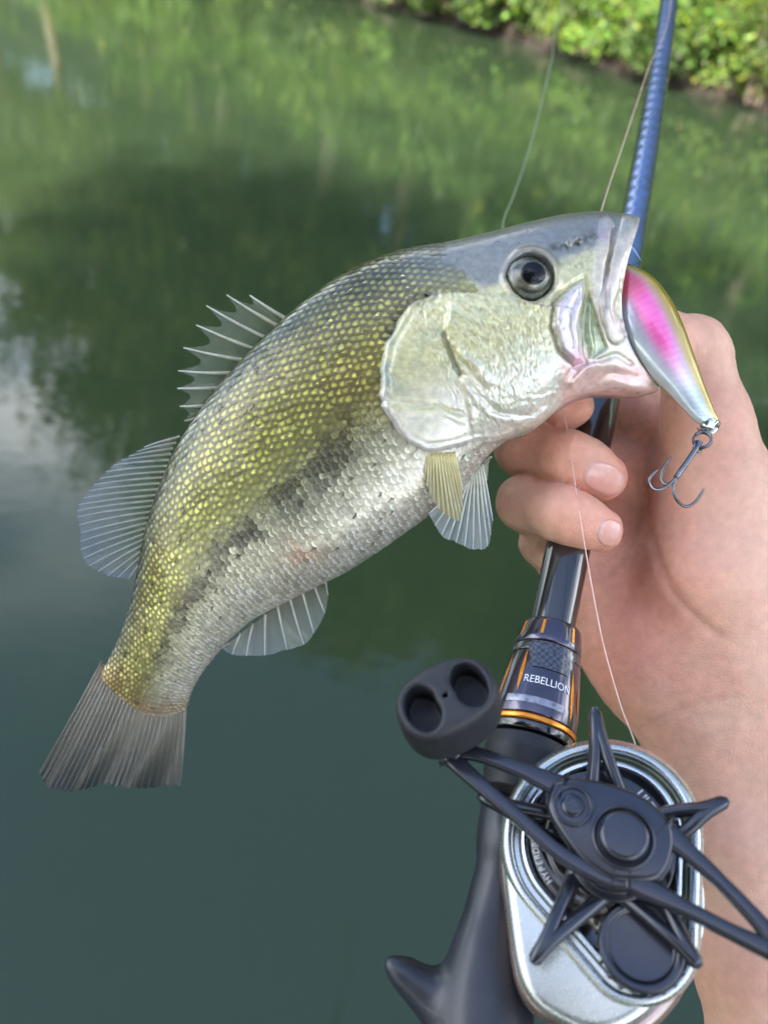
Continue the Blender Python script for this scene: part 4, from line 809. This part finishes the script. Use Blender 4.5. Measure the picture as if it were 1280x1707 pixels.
Fl = [tuple(f_) for f_ in grid_faces(90, 48, True)] + [tuple(range(48))[::-1], tuple(range(89 * 48, 90 * 48))]
mk('lure_body', wld(V.reshape(-1, 3)), Fl, M_lure, lure, color=lc.reshape(-1, 3))
lip = [(1010, 432, .2400), (1040, 398, .2405), (1058, 414, .2400), (1069, 436, .2385), (1052, 444, .2385)]
q = np.array([cc(*p) for p in lip]); V = np.vstack([q, q + np.array([0, 0, .0012])]); mk('diving_lip', wld(V), [(0, 1, 2, 3, 4), (9, 8, 7, 6, 5)] + [(i_, (i_ + 1) % 5, 5 + (i_ + 1) % 5, 5 + i_) for i_ in range(5)], M_clear, lure, smooth=False)
def wire(name, pts, r_, M, parent, n=40, taper=None):
    P_ = curve([cc(*p) for p in pts], n); R_ = np.full(n, r_)
    if taper: R_ = R_ * np.interp(np.linspace(0, 1, n), *taper)
    V, Fc = tube(P_, R_, 10); return mk(name, wld(V), Fc, M, parent)
def ring_wire(name, px, py, d, rpx_, r_, M, parent, tilt=(0, 0, 1), turns=1.0):
    c = cc(px, py, d); ax = unit(tilt); x_ = unit(np.cross(ax, [0, 1, .1])); y_ = np.cross(ax, x_); th = np.linspace(0, 2 * math.pi * turns, int(40 * turns)); rr_ = rpx_ / FPX * d
    V, Fc = tube(c + rr_ * (np.cos(th)[:, None] * x_ + np.sin(th)[:, None] * y_) + ax * (th / 6.28 * .0006)[:, None], r_, 8); return mk(name, wld(V), Fc, M, parent)
ring_wire('tail_eye', 1188, 712, .2328, 11, .00055, M_chrome, lure, (.55, -.5, .6))
V, Fc, _a = dome(cc(1176, 706, .2335), unit(cc(1190, 716, .232) - cc(1150, 660, .2335)), 17 / FPX * .2335, 0, 1.7, 10, 24); mk('tail_cap', wld(V), Fc, M_chrome, lure)
ring_wire('split_ring', 1170, 735, .2318, 14, .00042, M_steel, lure, (-.35, .45, .8), 1.9)
C1_ = lambda l, d: [(600 + x / 1.882, 330 + y / 1.882, d_) for (x, y), d_ in zip(l, d)]
hk = wire('treble_hook', C1_([(1066, 764), (1044, 800), (1018, 838), (990, 878)], [.2315, .2305, .2295, .229]), .00085, M_steel, lure)
ring_wire('hook_eye', 1161, 745, .2314, 9, .00042, M_steel, hk, (.5, .3, .8))
tpr = ([0, .75, .9, 1], [1, 1, .85, .08])
wire('hook_point', C1_([(1006, 858), (984, 895), (984, 930), (1002, 958), (1026, 968), (1052, 952), (1068, 930), (1080, 908)], [.2293, .229, .2285, .2283, .2282, .228, .228, .228]), .00046, M_steel, hk, 50, tpr)
wire('hook_point', C1_([(1006, 858), (975, 893), (945, 913), (918, 912), (905, 890), (916, 868), (937, 850)], [.2293, .2288, .228, .2275, .227, .2268, .2266]), .00046, M_steel, hk, 50, tpr)
wire('hook_point', C1_([(1006, 860), (975, 893), (955, 897), (944, 880), (948, 852), (962, 830), (977, 810)], [.2296, .2305, .2318, .2328, .2332, .2334, .2335]), .00046, M_steel, hk, 50, tpr)

# ================================================================== HAND
def hp(*l): return [(p[0], p[1], p[2], p[3]) for p in l]
fing = {'middle': hp((1030, 800, .292, 58), (960, 772, .290, 52), (872, 745, .280, 46), (872, 744, .270, 46), (945, 764, .256, 45), (975, 777, .256, 43), (1004, 795, .259, 40)),
        'ring': hp((1015, 930, .286, 56), (950, 890, .285, 46), (880, 842, .272, 43), (874, 838, .264, 44), (935, 856, .248, 45), (965, 868, .248, 42), (1000, 883, .2505, 37)),
        'index': hp((1066, 700, .298, 58), (990, 672, .300, 46), (905, 672, .292, 44), (900, 675, .280, 42), (935, 680, .270, 38), (955, 676, .268, 34)),
        'little': hp((1000, 1000, .284, 50), (945, 955, .284, 38), (902, 905, .276, 34), (915, 880, .268, 32), (945, 880, .262, 28))}
thumb = hp((1228, 1050, .272, 105), (1195, 820, .266, 92), (1176, 705, .264, 70), (1156, 596, .263, 56), (1150, 585, .262, 55), (1105, 572, .256, 50), (1070, 575, .250, 44))
palm = [hp((1080, 740, .300, 70), (1085, 900, .300, 75), (1120, 1060, .290, 95)), hp((1030, 820, .302, 58), (1030, 960, .296, 66), (1062, 1060, .283, 92), (1100, 1110, .278, 104)),
        hp((1190, 860, .272, 100), (1196, 960, .268, 112), (1225, 1090, .270, 112), (1225, 1180, .270, 100)), hp((1150, 760, .290, 75), (1180, 1000, .290, 100)),
        hp((1120, 1100, .280, 100), (1185, 1230, .272, 92), (1222, 1400, .262, 88), (1262, 1600, .252, 92), (1300, 1800, .244, 100), (1335, 2000, .236, 108)),
        hp((1240, 1120, .274, 100), (1285, 1240, .268, 92), (1320, 1400, .262, 92), (1375, 1600, .252, 100), (1430, 1800, .244, 110), (1480, 2000, .236, 118))]
GR = chain
allp = [q for l in list(fing.values()) + [thumb] + palm for q in GR(l)]
pts = np.array([p for q in allp for p in (q[0], q[1])]); hh = 0.00105
lo = pts.min(0) - 0.016; hi = pts.max(0) + 0.016; lo[1] = max(lo[1], float(cc(1300, 1960, .24)[1])); n = np.ceil((hi - lo) / hh).astype(int)
def group_sd(G, cones, k):
    D = None
    for q in cones:
        d = cone_sd(G, np.float32(q[0]), np.float32(q[1]), q[2], q[3]); D = d if D is None else smin(D, d, k)
    return D
def hand_sd(G):
    D = group_sd(G, [q for l in palm for q in GR(l)], 0.012); D = smin(D, group_sd(G, GR(thumb), 0.004), 0.007)
    Fd = None
    for nm in ('index', 'middle', 'ring', 'little'):
        cs = GR(fing[nm]); base_ = group_sd(G, cs[:1], 0.003); D = smin(D, base_, 0.008)
        d = group_sd(G, cs, 0.0035); Fd = d if Fd is None else smin(Fd, d, 0.0008)
    return smin(D, Fd, 0.0016)
GX = np.zeros(tuple(n), np.float32); ax_ = [lo[i] + hh * np.arange(n[i]) for i in range(3)]
for j0 in range(0, n[1], 40):
    sl2 = slice(j0, min(j0 + 40, n[1])); G = np.stack(np.meshgrid(ax_[0], ax_[1][sl2], ax_[2], indexing='ij'), -1).astype(np.float32); GX[:, sl2] = hand_sd(G)
GX[:, 0] = np.maximum(GX[:, 0], 0.0005)
V, Fc = nets(GX, lo, hh)
e_ = 0.0006; Gn = np.stack([hand_sd((V + d_).astype(np.float32)) - hand_sd((V - d_).astype(np.float32)) for d_ in np.eye(3) * e_], -1); NV = unit(Gn)
V = V - NV * np.clip(hand_sd(V.astype(np.float32)), -.001, .001)[:, None]
x, y = pix(V); facing = np.clip(-np.sum(NV * unit(V), -1) * 2, 0, 1)
CREASE = [([(1094, 662), (1100, 712), (1082, 740), (1076, 822), (1090, 910), (1122, 988), (1168, 1036), (1200, 1060)], 7, .0011), ([(1067, 1212), (1110, 1190), (1160, 1172), (1230, 1160)], 5, .0006), ([(1010, 960), (1050, 915), (1066, 850), (1060, 790)], 5, .0007),
          ([(1022, 690), (1050, 735), (1092, 712)], 4, .0006), ([(985, 945), (1020, 930), (1052, 890)], 4, .0005), ([(1165, 1094), (1210, 1098), (1250, 1105)], 4, .0004), ([(1050, 830), (1046, 900), (1028, 950)], 3, .0004),
          ([(932, 730), (944, 752), (940, 790)], 5, .0003), ([(958, 748), (962, 800)], 4, .00028), ([(926, 822), (934, 862), (924, 898)], 5, .0003), ([(968, 836), (972, 905)], 4, .00025),
          ([(1120, 1180), (1190, 1195), (1260, 1190)], 4, .0003), ([(1085, 1245), (1150, 1232), (1220, 1215)], 4, .0003)]
dsp = np.zeros(len(V)); crs = np.zeros(len(V))
for pl, wd, am in CREASE:
    g = np.exp(-(pdist(x, y, [tuple(p) for p in curve(pl, 24)]) / wd) ** 2) * facing; dsp -= .75 * am * g; crs = np.maximum(crs, g * min(1, am / .0008))
wr = (fbm(x / 14 + .4 * y / 14, y / 22, 31, 3) - .5) * .00035 + (fbm((x * .5 + y) / 6, (x - y * .4) / 22, 41, 2) - .5) * .0002
V = V + NV * (dsp + wr)[:, None]
bs = np.zeros((len(V), 3)) + np.array([.72, .42, .305]); nzz = fbm(x / 60, y / 60, 51, 3)
bs = lerp(bs, np.array([.70, .345, .25]), sstep(.35, .7, nzz)[:, None] * .6)
def redden(cx, cy, rx, ry, am, cl=(.70, .27, .185)):
    global bs
    bs = lerp(bs, np.array(cl), (am * np.exp(-(((x - cx) / rx) ** 2 + ((y - cy) / ry) ** 2)))[:, None])
redden(1060, 1040, 100, 130, .8); redden(1010, 1120, 60, 60, .4); redden(1020, 805, 50, 40, .8); redden(1020, 895, 40, 34, .65); redden(910, 750, 55, 36, .6); redden(960, 870, 60, 30, .3); redden(1040, 760, 50, 90, .4); redden(960, 680, 40, 30, .5)
redden(1160, 620, 50, 60, .25); redden(1180, 880, 70, 100, .3, (.70, .37, .32)); redden(1250, 1350, 140, 200, .25, (.62, .40, .28))
fine = fbm(x / 7, y / 7, 91, 3); bs = bs * (.93 + .14 * fine[:, None]); bs = bs * (1 - .12 * crs[:, None])
M_hand = mat('skin', attr=True, rough=0.46, noise=(260, 0.07), bump=[(480, 0.3, 0.0004), (1100, 0.45, 0.0003), (3800, 0.5, 0.00015)], sss=0.25, sss_r=(0.0045,), spec=0.4)
def skin_lines(M):
    """fine skin cells added to the bump chain"""
    T = M.node_tree; N = T.nodes; B_ = N['Principled BSDF']; old = B_.inputs['Normal'].links[0].from_socket; t_ = N.new('ShaderNodeTexCoord'); v_ = N.new('ShaderNodeTexVoronoi'); v_.feature = 'DISTANCE_TO_EDGE'; v_.inputs['Scale'].default_value = 820
    r_ = N.new('ShaderNodeMapRange'); r_.inputs['From Max'].default_value = .12; b_ = N.new('ShaderNodeBump'); b_.inputs['Strength'].default_value = .38; b_.inputs['Distance'].default_value = .00022
    T.links.new(t_.outputs['Object'], v_.inputs['Vector']); T.links.new(v_.outputs['Distance'], r_.inputs['Value']); T.links.new(r_.outputs[0], b_.inputs['Height']); T.links.new(old, b_.inputs['Normal']); T.links.new(b_.outputs[0], B_.inputs['Normal'])
skin_lines(M_hand)
person = mk('person', wld(V), Fc.astype(int), M_hand, None, color=bs, base=wld(cc(1230, 1230, .27)))
tag(person, 'bare hand and forearm gripping the rod with thumb in the fish mouth', 'person')
smo = person.modifiers.new('s', 'SMOOTH'); smo.iterations = 3; smo.factor = 0.5
# nails lie on the finger tips
M_nail = mat('nail', attr=True, rough=0.28, coat=0.35, noise=(500, 0.05), sss=0.2, sss_r=(0.002,))
def nail(cx, cy, rx, ry, ang, tipd):
    nr_, na = 12, 40; rr_ = np.linspace(0.0, 1, nr_); th = np.linspace(0, 2 * math.pi, na, endpoint=False); Rr, Th = np.meshgrid(rr_, th, indexing='ij')
    ca, sa_ = np.cos(Th), np.sin(Th); p = 2.7; k = (np.abs(ca) ** p + np.abs(sa_) ** p) ** (-1 / p); a_ = Rr * k * ca * rx; b_ = Rr * k * sa_ * ry
    X = cx + a_ * math.cos(ang) - b_ * math.sin(ang); Y = cy + a_ * math.sin(ang) + b_ * math.cos(ang); dr = unit(cc(X, Y, 1.0)).reshape(-1, 3); t = np.full(len(dr), .20)
    for _i in range(60): t = t + 0.8 * np.clip(hand_sd((dr * t[:, None]).astype(np.float32)), -.002, .02)
    Pn_ = dr * t[:, None]; e_ = .0006; g = unit(np.stack([hand_sd((Pn_ + d_).astype(np.float32)) - hand_sd((Pn_ - d_).astype(np.float32)) for d_ in np.eye(3) * e_], -1))
    lift = (0.00042 - 0.0009 * np.clip(Rr - .82, 0, 1) / .18 * .8).reshape(-1); Pn_ = Pn_ + g * lift[:, None]
    tipw = sstep(.72, .9, (a_ / rx).reshape(-1)); lun = sstep(-.55, -.85, (a_ / rx).reshape(-1)); cl = np.zeros((len(dr), 3)) + np.array([.66, .34, .28]); cl = lerp(cl, np.array([.70, .46, .38]), tipw[:, None] * .7); cl = lerp(cl, np.array([.68, .43, .39]), lun[:, None] * .7)
    return mk('fingernail', wld(Pn_), grid_faces(nr_, na, True), M_nail, person, color=cl)
nail(1006, 797, 36, 28, rad(22), 0); nail(1016, 888, 20, 25, rad(20), 0)

# ================================================================== FISHING LINE
M_line = mat('line', (0.80, 0.50, 0.42), 0.3, noise=(300, 0.1), coat=0.5); M_line2 = mat('leader_line', (0.22, 0.26, 0.18), 0.3, noise=(300, 0.1))
line = empty('fishing_line', wld(rcen(1062, 1262, -.012))); tag(line, 'thin pink fishing line running from the reel past the hand and up the rod', 'fishing line')
rt = ROD_TIP
lp = [rcen(1040, 1330, -.016), cc(1062, 1262, .2075), cc(1032, 1170, .2135), cc(1002, 1060, .222), cc(976, 920, .2335), cc(957, 800, .2435), cc(944, 712, .2525), cc(936, 660, .262), cc(950, 560, .285), cc(1000, 358, .318), cc(1040, 235, .345), cc(1080, 115, .380), cc(1118, 0, .425)]
for f_ in (0.25, 0.5, 0.75, 1.0): lp.append(lerp(cc(1118, 0, .425), rt, f_) + e3 * .006 * (1 - f_))
V, Fc = tube(curve(lp, 240), .00019, 7); mk('line_strand', wld(V), Fc, M_line, line)
lp2 = [rt, lerp(rt, cc(940, 0, .56), .55), cc(940, 0, .56), cc(918, 105, .50), cc(886, 235, .44), cc(858, 320, .40), cc(838, 375, .37), cc(850, 440, .33), cc(930, 470, .28), cc(990, 440, .25), cc(1012, 440, .2415)]
lead = empty('leader_line', wld(cc(838, 375, .37))); tag(lead, 'pale slack line hanging behind the fish head against the water', 'fishing line')
V, Fc = tube(curve(lp2, 200), .00042, 7); mk('line_strand', wld(V), Fc, M_line2, lead)
for o_ in list(bpy.data.objects):
    if '_b' in o_: del o_['_b']
